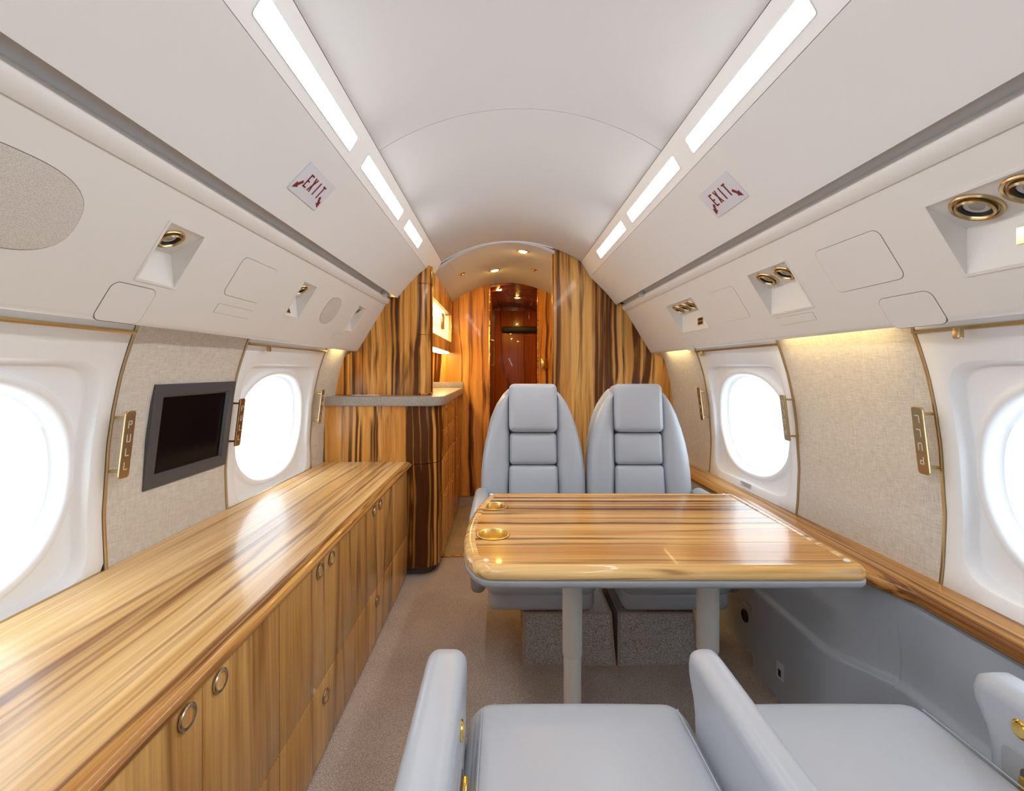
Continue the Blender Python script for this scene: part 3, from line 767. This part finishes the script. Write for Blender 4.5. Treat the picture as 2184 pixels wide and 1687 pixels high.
# rear end of the cabin, behind the viewer
mb = MB(); mb.box(CX - 1.16, CX + 1.16, Y0 - .05, Y0, -.02, Z(1.0)); mb.build('wall_rear', 'cream', smooth=False, kind='structure')
mb = MB(); mb.box(CX - 1.2, CX + 1.2, YE + .25, YE + .3, -.04, Z(1.15)); mb.build('wall_nose', 'hull', smooth=False, kind='structure')

# ------------------------------------------------------------------ galley on the left
GX, GYL, GYU = -.365, 2.55, 2.68
g = empty('galley_cabinet', (-.65, 3.2, 0), label='tall-fronted teak base cabinet with rounded corner under the speckled counter', cat='cabinet')
# plan outline of the base with a rounded corner
R_ = .115
plan = [(-1.0, GYL)] + [(GX - R_ + R_ * math.sin(math.radians(a)), GYL + R_ - R_ * math.cos(math.radians(a))) for a in range(0, 91, 9)] + [(GX, YF - .015), (-1.0, YF - .015)]
def prism(mb, plan, z0, z1):
    n = len(plan); tri = tessellate_polygon([[Vector((x, y, 0)) for x, y in plan]])
    mb.add([(x, y, z) for z in (z0, z1) for x, y in plan], [tuple(t) for t in tri] + [tuple(i + n for i in t) for t in tri] + [(i, (i + 1) % n, n + (i + 1) % n, n + i) for i in range(n)]); return mb
mb = MB(); prism(mb, plan, .045, Z(-.532)); mb.build('lower_body', 'wood_galley', g)
mb = MB(); prism(mb, plan, Z(-.528), Z(-.205)); mb.build('upper_body', 'wood_galley', g)
ip = offset_poly(plan, .012); mb = MB(); prism(mb, ip, Z(-.545), Z(-.515)); mb.build('reveal', 'gap', g)
ip = offset_poly(plan, .03); mb = MB(); prism(mb, ip, 0.0, .05); mb.build('toe_kick', 'gap', g)
# veneer corner staff bead
mb = MB(); mb.bbox(-.506, -.500, GYL - .003, GYL + .004, .046, Z(-.202), .0015); mb.build('bead', 'wood_galley', g)
# drawer fronts on the aisle side with small gold latches
for (a, b) in ((2.72, 3.06), (3.07, 3.42), (3.43, 3.80)):
    for (z0, z1) in ((.08, .40), (.41, Z(-.54)), (Z(-.52), Z(-.37)), (Z(-.36), Z(-.215))):
        mb = MB(); mb.bbox(GX - .002, GX + .004, a, b, z0, z1, .002); d = mb.build('drawer', 'wood_galley', g)
        kb = MB(); kb.lathe([(.011, 0), (.011, .004), (.007, .006), (.0005, .006)], (GX + .004, (a + b) / 2, z1 - .04), (1, 0, 0), 14); kb.build('latch', 'gold', d)
# speckled counter
cr = .10; ex = -.335; ey = GYL - .02
cp = [(-.998, ey)] + [(ex - cr + cr * math.sin(math.radians(a)), ey + cr - cr * math.cos(math.radians(a))) for a in range(0, 91, 9)] + [(ex, YF - .014), (-.998, YF - .014)]
mb = MB(); pillow(mb, cp, Z(-.205), Z(-.152), .006, lambda u, v, w: (u, v, w), k=3)
ct = mb.build('galley_counter', 'stone', label='speckled beige stone counter with rounded corner on the galley cabinet', cat='counter')
mb = MB(); mb.bbox(-.9, ex, YF - .03, YF - .012, Z(-.152), Z(-.105), .003); mb.build('backsplash', 'stone', ct)
# upper cabinet: face, rounded post, side with lit glass niche
gu = empty('galley_upper_cabinet', (-.65, 3.1, Z(-.15)), label='teak upper cabinet with rounded post and lit glass niche above the counter', cat='cabinet')
UX = -.428; UR = .075
lo = -.150
out = [p for p in cabin_outline(-1, lo, CX - .50, y=GYU) if p[0] < -.50]
top = [(-.503, ceil_z(.452) - .09)]
prof = [(UX - UR, lo), (UX - UR, .604)] + out
mb = MB(); slab(mb, [(x, z) for x, z in prof], GYU, GYU + .03); mb.build('face_panel', 'wood_galley', gu, smooth=False)
for i, (z0, z1) in enumerate(((lo, .205), (.208, .508), (.511, .665))):
    arc = [(UX - UR + UR * math.sin(math.radians(a)), GYU + UR - UR * math.cos(math.radians(a))) for a in range(0, 91, 9)]
    pl_ = [(UX - UR, GYU)] + arc[1:] + [(UX, GYU + UR + .02), (UX - UR, GYU + UR + .02)]
    mb = MB(); prism(mb, pl_, Z(z0), Z(z1 if i < 2 else .62)); mb.build('post', 'wood_galley', gu)
mb = MB(); mb.bbox(UX - UR - .002, UX + .004, GYU - .004, GYU + UR + .01, Z(lo), Z(lo + .012), .003); mb.build('foot', 'wood_galley', gu)
yA, yB_ = GYU + UR + .02, YF - .004
n0, n1 = .225, .445
mb = MB(); mb.box(UX - .02, UX, yA, yB_, Z(n1), Z(.60)); mb.build('side_panel', 'wood_galley', gu, smooth=False)
mb = MB(); mb.box(UX - .02, UX, yA, yB_, Z(.140), Z(n0)); mb.build('side_rail', 'wood_galley', gu, smooth=False)
mb = MB(); mb.box(UX - .02, UX, YF - .08, yB_, Z(n0), Z(n1)); mb.build('stile', 'wood_galley', gu, smooth=False)
mb = MB(); mb.box(-.72, UX - .02, yA, yB_, Z(.145), Z(.165)); mb.build('bottom_panel', 'wood_galley', gu, smooth=False)
mb = MB(); mb.box(-.72, UX - .02, yA, yB_, Z(n1 + .005), Z(n1 + .025)); mb.build('top_panel', 'wood_galley', gu, smooth=False)
mb = MB(); mb.box(-.74, -.72, yA - .07, yB_, Z(lo), Z(.6)); mb.build('back_panel', 'wood_galley', gu, smooth=False)
mb = MB(); mb.box(-.718, UX - .03, yA, yB_, Z(.165), Z(.172)); mb.build('niche_floor', 'cream', gu, smooth=False)
mb = MB(); mb.box(-.719, -.712, yA, yB_, Z(.172), Z(n1)); mb.build('niche_back', 'cream', gu, smooth=False)
mb = MB(); mb.box(-.712, UX - .02, YF - .09, YF - .082, Z(.172), Z(n1)); mb.build('niche_end', 'cream', gu, smooth=False)
mb = MB(); mb.box(-.71, UX - .03, yA + .02, 3.28, Z(.315), Z(.320)); mb.build('shelf', 'crystal', gu, smooth=False)
for a, b in ((yA + .004, 3.26), (3.265, YF - .09)):
    mb = MB(); mb.bbox(UX - .016, UX - .010, a, b, Z(n0), Z(n1), .001); mb.build('glass_door', 'crystal', gu)
mb = MB(); mb.bbox(UX - .014, UX + .004, 3.22, 3.29, Z(.285), Z(.40), .004); mb.build('door_latch', 'gold', gu)
mb = MB(); mb.bbox(UX - .01, UX + .004, YF - .075, YF - .01, Z(.30), Z(.395), .004); mb.build('hinge_plate', 'gold', gu)
mb = MB(); mb.bbox(-.70, UX - .05, yA + .03, YF - .12, Z(n1 - .008), Z(n1 + .003), .002); mb.build('niche_lamp', 'niche_lamp', gu)
for a, b in ((yA, 3.25), (3.27, YF - .05)):
    mb = MB(); mb.bbox(UX - .10, UX - .024, a, b, Z(.132), Z(.146), .003); mb.build('under_light', 'warm_strip', gu)
# glassware
def goblet(x, y, z, s, label, stem=True):
    mb = MB()
    if stem: mb.lathe([(.030 * s, 0), (.028 * s, .003), (.005 * s, .008), (.004 * s, .05 * s), (.022 * s, .065 * s), (.030 * s, .09 * s), (.027 * s, .12 * s), (.025 * s, .12 * s), (.028 * s, .09 * s), (.0005, .066 * s)], (x, y, z), (0, 0, 1), 16)
    else: mb.lathe([(.024 * s, 0), (.028 * s, .075 * s), (.026 * s, .075 * s), (.022 * s, .006), (.0005, .006)], (x, y, z), (0, 0, 1), 16)
    mb.build('glass', 'crystal', label=label, cat='glass', group='crystal glasses in the lit galley niche')
ORD = ('nearest the post', 'second from the post', 'third from the post', 'farthest from the post')
for i in range(4): goblet(-.52, 2.86 + i * .1, Z(.3205), .75, 'stemmed crystal glass on the lit niche shelf, ' + ORD[i])
for i in range(4): goblet(-.53, 2.84 + i * .11, Z(.1725), 1.35, 'crystal tumbler on the lit niche floor, ' + ORD[i], False)

# ------------------------------------------------------------------ credenza
FX = -.538; CT = -.517
UN = [(-.03, .533), (.537, 1.094), (1.098, 1.652), (1.656, 2.222)]
NAMES = ['teak credenza unit at the near end, mostly out of view', 'teak credenza unit with the two largest ring pulls, nearest the viewer',
         'teak credenza unit in the middle of the row, ring pulls at its centre', 'teak credenza unit farthest in the row, beside the galley cabinet']
def ring_pull(y, z, parent, r=.021):
    mb = MB()
    mb.lathe([(r, 0), (r, .003), (r - .002, .0045), (r - .006, .003), (r - .006, .0005)], (FX + .003, y, z), (1, 0, 0), 24)
    mb.lathe([(r - .006, .001), (.0005, .001)], (FX + .003, y, z), (1, 0, 0), 24)
    o = mb.build('ring_pull', 'steel', parent); 
    o.data.materials.append(M['wood_door'])
    for p in o.data.polygons:
        if all((Vector((0, v[1] - y, v[2] - z)).length < r - .004) for v in [o.data.vertices[i].co for i in p.vertices]): p.material_index = 1
for (a, b), nm in zip(UN, NAMES):
    u = empty('credenza_cabinet', (-.78, (a + b) / 2, 0), label=nm, cat='cabinet', group='credenza units along the left wall')
    mb = MB(); mb.box(-.99, FX - .018, a - .001, b + .001, .02, Z(CT - .036)); mb.build('body', 'gap', u, smooth=False)
    m = (a + b) / 2
    for (p, q, ry) in ((a, m - .0012, m - .045), (m + .0012, b, m + .045)):
        mb = MB(); mb.bbox(FX - .018, FX, p, q, Z(-.927), Z(CT - .0365), .0018); d = mb.build('door', 'wood_door', u); ring_pull(ry, Z(-.588), d)
    mb = MB(); mb.bbox(FX - .018, FX, a, b, .012, Z(-.931), .0018); d = mb.build('drawer', 'wood_door', u); ring_pull(m, Z(-.985), d)
u = empty('credenza_cabinet', (-.78, 2.38, 0), label='plain teak credenza end panel without pulls, against the galley post', cat='cabinet', group='credenza units along the left wall')
mb = MB(); mb.box(-.99, FX - .018, 2.225, GYL - .004, .02, Z(CT - .036)); mb.build('body', 'gap', u, smooth=False)
mb = MB(); mb.bbox(FX - .018, FX, 2.226, GYL - .004, Z(-.927), Z(CT - .0365), .0018); mb.build('front_panel', 'wood_door', u)
mb = MB(); mb.bbox(FX - .018, FX, 2.226, GYL - .004, .012, Z(-.931), .0018); mb.build('kick_panel', 'wood_door', u)
# worktop with ogee edge
wt = empty('credenza_worktop', (-.76, 1.1, Z(CT)), label='long glossy teak worktop with a rounded edge along the left windows', cat='worktop')
edge = [(-.545, 0), (-.532, -.001), (-.522, -.005), (-.514, -.012), (-.511, -.018), (-.514, -.024), (-.520, -.028), (-.524, -.033), (-.535, -.035), (-.56, -.035)]
for a, b in ((-.3, 2.205), (2.208, GYL - .003)):
    ys = frange(a, b, .25)
    mb = MB(); mb.rings([[(CX - wall_h(CT, y) - .001, y, Z(CT)), (-.545, y, Z(CT)), (-.545, y, Z(CT - .034)), (CX - wall_h(CT, y) - .001, y, Z(CT - .034))] for y in ys], True, True); mb.build('top', 'wood_top', wt, smooth=False)
    mb = MB(); mb.rings([[(x, y, Z(CT + z)) for x, z in edge] for y in ys], True, True); mb.build('edge_molding', 'wood_edge', wt, ang=60)

# ------------------------------------------------------------------ wall monitor
tv = empty('wall_monitor', (-.99, 1.48, Z(-.345)), label='dark flat monitor in a charcoal frame on the left linen wall', cat='monitor')
def tvx(y, z): return lerp(-1.023, -.985, (z - Z(-.347)) / .304) + .022 * smooth(1.2, 2.6, y)
def rc(y0, y1, z0, z1, i=0): return [(y0 + i, Z(z0) + i), (y1 - i, Z(z0) + i), (y1 - i, Z(z1) - i), (y0 + i, Z(z1) - i)]
TR = (1.292, 1.668, -.347, -.043)
mb = MB(); mb.rings([[(tvx(y, z) + d, y, z) for y, z in rc(*TR, i)] for i, d in ((0, -.04), (0, .0), (.002, .002), (.032, .002), (.039, -.006), (.039, -.014))]); mb.build('frame', 'bezel', tv, smooth=False)
mb = MB(); mb.rings([[(tvx(y, z) + d, y, z) for y, z in rc(*TR, .034)] for d in (-.03, -.0075)], True, True); mb.build('screen', 'black', tv, smooth=False)

# ------------------------------------------------------------------ right rail and dado
rail = empty('trim_4', (1.06, 1, Z(-.56)), kind='structure')
def xi(y): return lerp(1.045, 1.005, smooth(1.14, 1.30, y))
def xb(y): return lerp(1.060, .968, smooth(1.19, 1.38, y))
ys = frange(Y0, 1.05, .3)[:-1] + frange(1.05, 1.45, .02) + frange(1.45, YB, .25)[1:]
mb = MB(); rows = []
for y in ys:
    e = xi(y); rows.append([(x, y, Z(z)) for x, z in [(sx(1, wall_h(-.56, y)) + .02, -.556), (e + .045, -.556), (e + .020, -.558), (e + .010, -.563), (e + .004, -.572), (e + .001, -.577), (e, -.586), (e + .004, -.597), (e + .012, -.603), (e + .04, -.604), (sx(1, wall_h(-.56, y)) + .02, -.604)]])
mb.rings(rows, True, True); mb.build('rail', 'wood_rail', rail, ang=50)
mb = MB()
dd = empty('wall_dado', (1.0, .8, 0), kind='structure')
def dado(y, x_, xu):
    return [(x_, y, Z(z)) for x_, z in [(xu + .035, -.590), (xu + .03, -.63), (lerp(xu + .03, x_ + .016, .5), -.70), (x_ + .016, -.78), (x_ + .014, -.830), (x_ + .010, -.838), (x_ - .001, -.842), (x_ - .005, -.848), (x_ - .006, -.856), (x_ - .004, -.95), (x_, -1.05), (x_, -H - .01)]]
yd = frange(Y0, 1.0, .3)[:-1] + frange(1.0, 1.219, .02) + [1.2205, 1.222, 1.2235] + frange(1.225, 1.45, .02) + frange(1.45, 1.765, .1)[1:]
rows = []
for y in yd:
    r = dado(y, xb(y), xi(y))
    if abs(y - 1.222) < .001: r = [(p[0] + .004, p[1], p[2]) for p in r]
    rows.append(r)
rows.append([(1.12, 1.765, p[2]) for p in rows[-1]])
mb.rings(rows, closed=False); o = mb.build('near_dado', 'dado', dd, ang=55)
mb = MB(); mb.rings([[(1.03, y, Z(-.59)), (1.03, y, Z(-.8)), (1.012, y, Z(-1.0)), (1.012, y, -.01), (1.11, y, -.01), (1.11, y, Z(-.59))] for y in (1.76, YB)], True, True); mb.build('far_dado', 'dado', dd, smooth=False)
sock = empty('wall_socket', (xb(1.585), 1.585, Z(-1.05)), label='small white socket plate low on the grey dado', cat='socket')
xs_ = xb(1.585) - .0005
mb = MB(); pillow(mb, rrect(1.567, 1.603, Z(-1.078), Z(-1.022), .004, 3), 0, .005, .001, lambda u, v, w: (xs_ - w, u, v), k=2); mb.build('plate', 'signwhite', sock)
mb = MB(); mb.box(xs_ - .0062, xs_ - .003, 1.578, 1.592, Z(-1.068), Z(-1.045)); mb.build('port', 'blackm', sock, smooth=False)
mb = MB(); mb.box(xs_ - .0062, xs_ - .003, 1.575, 1.595, Z(-1.036), Z(-1.029)); mb.build('print', 'groove', sock, smooth=False)
vent = empty('floor_vent', (1.012, 1.905, Z(-1.03)), label='round black hole with a printed strip in the far grey dado', cat='vent')
mb = MB(); mb.lathe([(.026, 0), (.026, .003), (.021, .004), (.020, .0005), (.0005, .0005)], (1.012, 1.905, Z(-1.03)), (-1, 0, 0), 20); mb.build('hole', 'blackm', vent)
mb = MB(); mb.box(1.0105, 1.0125, 1.865, 1.915, Z(-.985), Z(-.974)); mb.build('print', 'signwhite', vent, smooth=False)

# ------------------------------------------------------------------ table
TZ = -.50
tb = empty('dining_table', (.41, 1.45, 0), label='glossy striped teak table with two gold cup holders and a bowed end', cat='table')
def arcpts():
    P = []
    # near edge from left to right, right end, far edge, bowed left end (CCW seen from above)
    bow = [(1.147, -.052), (1.17, -.074), (1.22, -.098), (1.32, -.115), (1.42, -.120), (1.52, -.115), (1.62, -.103), (1.72, -.085), (1.80, -.066), (1.83, -.050)]
    P.append((-.030, 1.140)); P += [(x, 1.138) for x in (.05, .3, .6, .86)]
    for a in range(-90, 1, 15): P.append((.890 + .04 * math.cos(math.radians(a)), 1.178 + .04 * math.sin(math.radians(a))))
    P += [(.93, 1.35), (.93, 1.6), (.93, 1.80)]
    for a in range(0, 91, 30): P.append((.91 + .02 * math.cos(math.radians(a)), 1.82 + .02 * math.sin(math.radians(a))))
    P += [(.6, 1.845), (.3, 1.845), (-.03, 1.845)]
    P += [(x, y) for y, x in reversed(bow)]
    return P
TP = arcpts()
def zr(poly, d, z): return [(p[0], p[1], Z(TZ + z)) for p in offset_poly(poly, d)]
mb = MB(); mb.rings([zr(TP, .034, -.006), zr(TP, .034, .0003), zr(TP, .026, .0028), zr(TP, .016, .0022), zr(TP, .007, -.003), zr(TP, .002, -.010), zr(TP, 0, -.017), zr(TP, .001, -.026), zr(TP, .005, -.030), zr(TP, .03, -.030)])
mb.build('edge_rim', 'wood_rim', tb, ang=50)
mb = MB(); mb.rings([zr(TP, .03, -.029), zr(TP, .006, -.030), zr(TP, .001, -.034), zr(TP, .001, -.042), zr(TP, .006, -.050), zr(TP, .022, -.055), zr(TP, .06, -.057)], False, True); mb.build('underside', 'greytrim', tb, ang=50)
inner = [tuple(p) for p in offset_poly(TP, .0335)]
SEAM = 1.318; CUPS = [(-.030, 1.382, .047), (-.0335, 1.665, .047)]
def clip(poly, keep_far):
    out = []; n = len(poly)
    ins = lambda p: (p[1] >= SEAM + .0008) if keep_far else (p[1] <= SEAM - .0008)
    lim = SEAM + .0008 if keep_far else SEAM - .0008
    for i in range(n):
        a, b = poly[i], poly[(i + 1) % n]
        if ins(a): out.append(a)
        if ins(a) != ins(b):
            t = (lim - a[1]) / (b[1] - a[1]); out.append((lerp(a[0], b[0], t), lim))
    return out
for far in (True, False):
    outl = clip(inner, far); loops = [[Vector((p[0], p[1], 0)) for p in outl]]
    if far:
        for cx, cy, r in CUPS: loops.append([Vector((cx + r * math.cos(-2 * math.pi * k / 36), cy + r * math.sin(-2 * math.pi * k / 36), 0)) for k in range(36)])
    flat = [v for l in loops for v in l]; tri = tessellate_polygon(loops)
    mb = MB(); mb.add([(v.x, v.y, Z(TZ)) for v in flat], [tuple(t) for t in tri]); n0_ = 0
    for l in loops: mb.rings([[(v.x, v.y, Z(TZ)) for v in l], [(v.x, v.y, Z(TZ - .025)) for v in l]])
    o = mb.build('leaf', 'wood_table', tb, smooth=False)
for cx, cy, r in CUPS:
    mb = MB(); mb.lathe([(r + .0035, .0003), (r + .003, .002), (r - .0005, .0022), (r - .003, .0005), (r - .004, -.004), (r - .006, -.012), (r - .0075, -.026), (.02, -.028), (.0005, -.028)], (cx, cy, Z(TZ)), (0, 0, 1), 40)
    cu = mb.build('cup_holder', 'gold_satin', tb)
    mb = MB(); mb.lathe([(r + .0045, -.0005), (r + .0045, .0012), (r + .003, .0014)], (cx, cy, Z(TZ)), (0, 0, 1), 40); mb.build('dark_ring', 'blackm', cu)
for px, py in ((-.045, 1.19), (.897, 1.188), (-.045, 1.815), (.88, 1.815)):
    mb = MB(); mb.lathe([(.0085, 0), (.0085, .002), (.005, .0045), (.0005, .005)], (px, py, Z(TZ)), (0, 0, 1), 16); mb.build('plug', 'plug', tb)
for lx, ly, r in ((.207, 1.36, .0295), (.620, 1.38, .0325)):
    mb = MB(); mb.lathe([(r, Z(TZ - .05)), (r, .315), (r - .001, .312), (r - .0035, .312)], (lx, ly, 0), (0, 0, 1), 28); lg = mb.build('leg', 'legpaint', tb)
    mb = MB(); mb.lathe([(r - .0035, .34), (r - .0035, .012), (r + .03, .010), (r + .032, 0.0)], (lx, ly, 0), (0, 0, 1), 28); mb.build('lower_sleeve', 'legpaint', lg)

# ------------------------------------------------------------------ seats
def seat_transform(cx, cy, face):    # local: x right, y = forward from back to front is -y; face=-1 faces the viewer, +1 faces away
    def T(p): return Vector((cx + p[0] * (1 if face < 0 else -1), cy + p[1] * (1 if face < 0 else -1), p[2]))
    return T
def loft(mb, secs, fn, n=24, ex=3.0):
    rings = []
    for (z, x0, x1, y0, y1) in secs:
        cx, cy, a, b = (x0 + x1) / 2, (y0 + y1) / 2, max(.001, (x1 - x0) / 2), max(.001, (y1 - y0) / 2); r = []
        for k in range(n):
            t = 2 * math.pi * k / n; c_, s_ = math.cos(t), math.sin(t); rad = (abs(c_ / a) ** ex + abs(s_ / b) ** ex) ** (-1 / ex)
            r.append(fn(Vector((cx + rad * c_, cy + rad * s_, z))))
        rings.append(r)
    mb.rings(rings, True, True); return mb
def seat(name, cx, yfront, face, w, recline, label, group, arms, ped_x=(0, .36), seat_z=.45, arm_front=.05, pedestal_front=.10, nose=.93):
    """local frame: seat front at y=0, back towards +y; x centred"""
    T = seat_transform(cx, yfront, face)
    root = empty(name, T((0, .25, 0)), label=label, cat='seat', group=group)
    hw = w / 2
    # cushion with crowned top
    mb = MB(); mb.rbox((0, .255, seat_z - .075), (hw, .255, .075), .048, 5, 8, (.004, .012, .014), lambda p: T(p)); cu = mb.build('seat_cushion', 'leather', root, ang=60)
    for s_ in (-1, 1):                # stitched seam lines along both sides
        mb = MB(); mb.tube([T((s_ * (hw - .028), y, seat_z + .0025 + .006 * math.sin(math.pi * (y / .51)))) for y in frange(.05, .44, .03)], .0011, 6); mb.build('seam', 'leather', cu)
    mb = MB(); mb.rbox((0, .26, seat_z - .165), (hw - .012, .24, .045), .03, 3, 3, (0, .01, 0), lambda p: T(p)); mb.build('seat_skirt', 'leather', root, ang=60)
    mb = MB(); mb.box(-hw + .08, hw - .08, .14, .44, .195, seat_z - .20); mb.v = [T(v) for v in mb.v]; mb.build('seat_frame', 'blackm', root, smooth=False)
    # carpeted pedestal with bound edges
    p0, p1 = ped_x; pf = pedestal_front; pb = pf + .36; ph = .20
    mb = MB(); vs = [(p0, pf, 0), (p1, pf, 0), (p1, pb, 0), (p0, pb, 0), (p0 + .004, pf + .012, ph), (p1 - .014, pf + .012, ph), (p1 - .014, pb, ph), (p0 + .004, pb, ph)]
    mb.add([T(v) for v in vs], [(0, 1, 2, 3), (4, 7, 6, 5), (0, 4, 5, 1), (1, 5, 6, 2), (2, 6, 7, 3), (3, 7, 4, 0)]); pd = mb.build('pedestal', 'carpet_box', root, smooth=False)
    for path in ([0, 1, 5, 4, 0], [4, 7, 6, 5]):
        mb = MB()
        for a, b in zip(path, path[1:]): mb.tube([T(vs[a]), T(vs[b])], .005, 6)
        mb.build('binding', 'binding', pd)
    # backrest, built upright at hinge then tilted
    hy, hz = .47, seat_z - .02; ca, sa = math.cos(recline), math.sin(recline)
    def B(p): y, z = p[1], p[2]; return T((p[0], hy + y * ca + z * sa, hz - y * sa + z * ca))
    bk = empty('backrest', B((0, .08, 0)), ); bk.parent = root; bk.matrix_parent_inverse = Matrix.Translation(root.location).inverted()
    W2 = .2525
    mb = MB()
    tab = [(-.02, .235), (.10, .248), (.30, .250), (.40, .238), (.50, .215), (.57, .185), (.62, .150), (.645, .125)]
    secs_ = [(z, -a * .97, a * .97, .05, .15 - .05 * max(0, z - .4)) for z, a in tab] + [(.653, -.09, .09, .075, .11)]
    loft(mb, [(-.03, -.2, .2, .07, .13)] + secs_, B, 32, 3.2); mb.build('back_shell', 'leather', bk, ang=60)
    inner_ = .113
    for s_ in (-1, 1):
        secs_ = []
        for z, a in [(-.05, .225), (-.035, .240), (.0, .2485), (.08, .2525), (.16, .2545), (.24, .2525), (.31, .246), (.38, .234), (.45, .216), (.51, .196), (.555, .176), (.585, .158), (.605, .143), (.618, .130)]:
            dep = .052 * (1 if z > -.03 else .6)
            tp = 1 - .35 * smooth(.4, .63, z)
            i_ = inner_ + (.006 if z < .2 else .0)
            q = (i_, a) if s_ > 0 else (-a, -i_)
            secs_.append((z, q[0], q[1], -.015 - dep * .3 * tp, .105 - .02 * (1 - tp)))
        q = (.116, .124) if s_ > 0 else (-.124, -.116); secs_.append((.624, q[0], q[1], .02, .07))
        mb = MB(); loft(mb, secs_, B, 22, 2.5); mb.build('side_bolster', 'leather', bk, ang=60)
    def cush(nm, z0, z1, wb, y0, y1, r, pf):
        mb = MB(); mb.rbox((0, (y0 + y1) / 2, (z0 + z1) / 2), (wb, (y1 - y0) / 2, (z1 - z0) / 2), r, 5, 6, (0.002, pf, .001), B); return mb.build(nm, 'leather', bk, ang=60)
    cush('headrest', .428, .662, .1165, -.045, .10, .026, .012)
    cush('upper_back_cushion', .272, .425, .1135, -.020, .09, .020, .012)
    cush('lower_back_cushion', -.06, .269, .117, -.022, .09, .020, .012)
    # armrests
    for ax, aw, style in arms:
        az = .60; f0 = arm_front
        prof_ = [(f0 + .012, az - .075), (f0 + .002, az - .055), (f0, az - .035), (f0 + .006, az - .014), (f0 + .022, az - .002), (f0 + .05, az), (.25, az - .001), (.47, az - .004), (.50, az - .02), (.50, az - .2), (.46, seat_z - .19), (f0 + .075, seat_z - .19), (f0 + .045, seat_z - .12), (f0 + .033, seat_z - .02), (f0 + .030, az - .115), (f0 + .024, az - .095)]
        # refine corners
        P_ = prof_[::-1]
        area = sum(P_[i][0] * P_[(i + 1) % len(P_)][1] - P_[(i + 1) % len(P_)][0] * P_[i][1] for i in range(len(P_)))
        if area < 0: P_ = P_[::-1]
        mb = MB(); pillow(mb, P_, ax - aw, ax + aw, .026 if aw > .03 else aw * .8, lambda u, v, w_: T((w_, u, v)), k=6); ar = mb.build('armrest', 'leather', root, ang=70)
        if style:                      # fittings on the face towards the cushion
            sg = 1 if ax < 0 else -1; xf = ax + sg * aw
            kb = MB(); kb.lathe([(.016, -.004), (.016, .002), (.014, .004), (.011, .003), (.011, .006), (.0005, .007)], T((xf, .20, .548)), (T((xf + sg, 0, 0)) - T((xf, 0, 0))), 22); kb.build('recline_button', 'gold', ar)
            pb_ = MB(); pillow(pb_, rrect(.17, .46, .42, .508, .016, 4), 0, .004, .0012, lambda u, v, w_: T((xf + sg * (w_ - .001), u, v)), k=2); pk = pb_.build('pocket_panel', 'greytrim', ar)
            pb_ = MB(); pillow(pb_, rrect(.20, .445, .435, .490, .012, 4), .0025, .0045, .0005, lambda u, v, w_: T((xf + sg * (w_ - .0003), u, v)), k=1); pb_.build('pocket_opening', 'gap', pk)
            pb_ = MB(); pillow(pb_, rrect(.205, .265, .452, .478, .004, 3), 0, .014, .003, lambda u, v, w_: T((xf + sg * w_, u, v)), k=2); pb_.build('buckle', 'gold', pk)
    return root
GF = 'seats facing the viewer across the table'; GN = 'seats in the foreground facing the table'
seat('lounge_seat', .146, 1.70, -1, .43, math.radians(7), 'pale grey leather seat behind the table, on the aisle side', GF, [(-.247, .032, 0)], ped_x=(-.066, .292), pedestal_front=.085, arm_front=.06)
seat('lounge_seat', .658, 1.70, -1, .43, math.radians(7), 'pale grey leather seat behind the table, on the window side', GF, [(.272, .028, 0)], ped_x=(-.205, .105), pedestal_front=.085, arm_front=.06)
seat('foreground_seat', .155, .972, 1, .452, math.radians(76), 'pale leather seat in the foreground beside the aisle, cushion and both armrests visible', GN, [(.267, .040, 1), (-.249, .030, 0)], seat_z=.467, ped_x=(-.18, .18), pedestal_front=.12, arm_front=.035)
seat('foreground_seat', .668, .972, 1, .42, math.radians(76), 'pale leather seat in the foreground next to the grey dado and wood rail', GN, [(-.250, .038, 1)], seat_z=.467, ped_x=(-.18, .18), pedestal_front=.12, arm_front=.105)
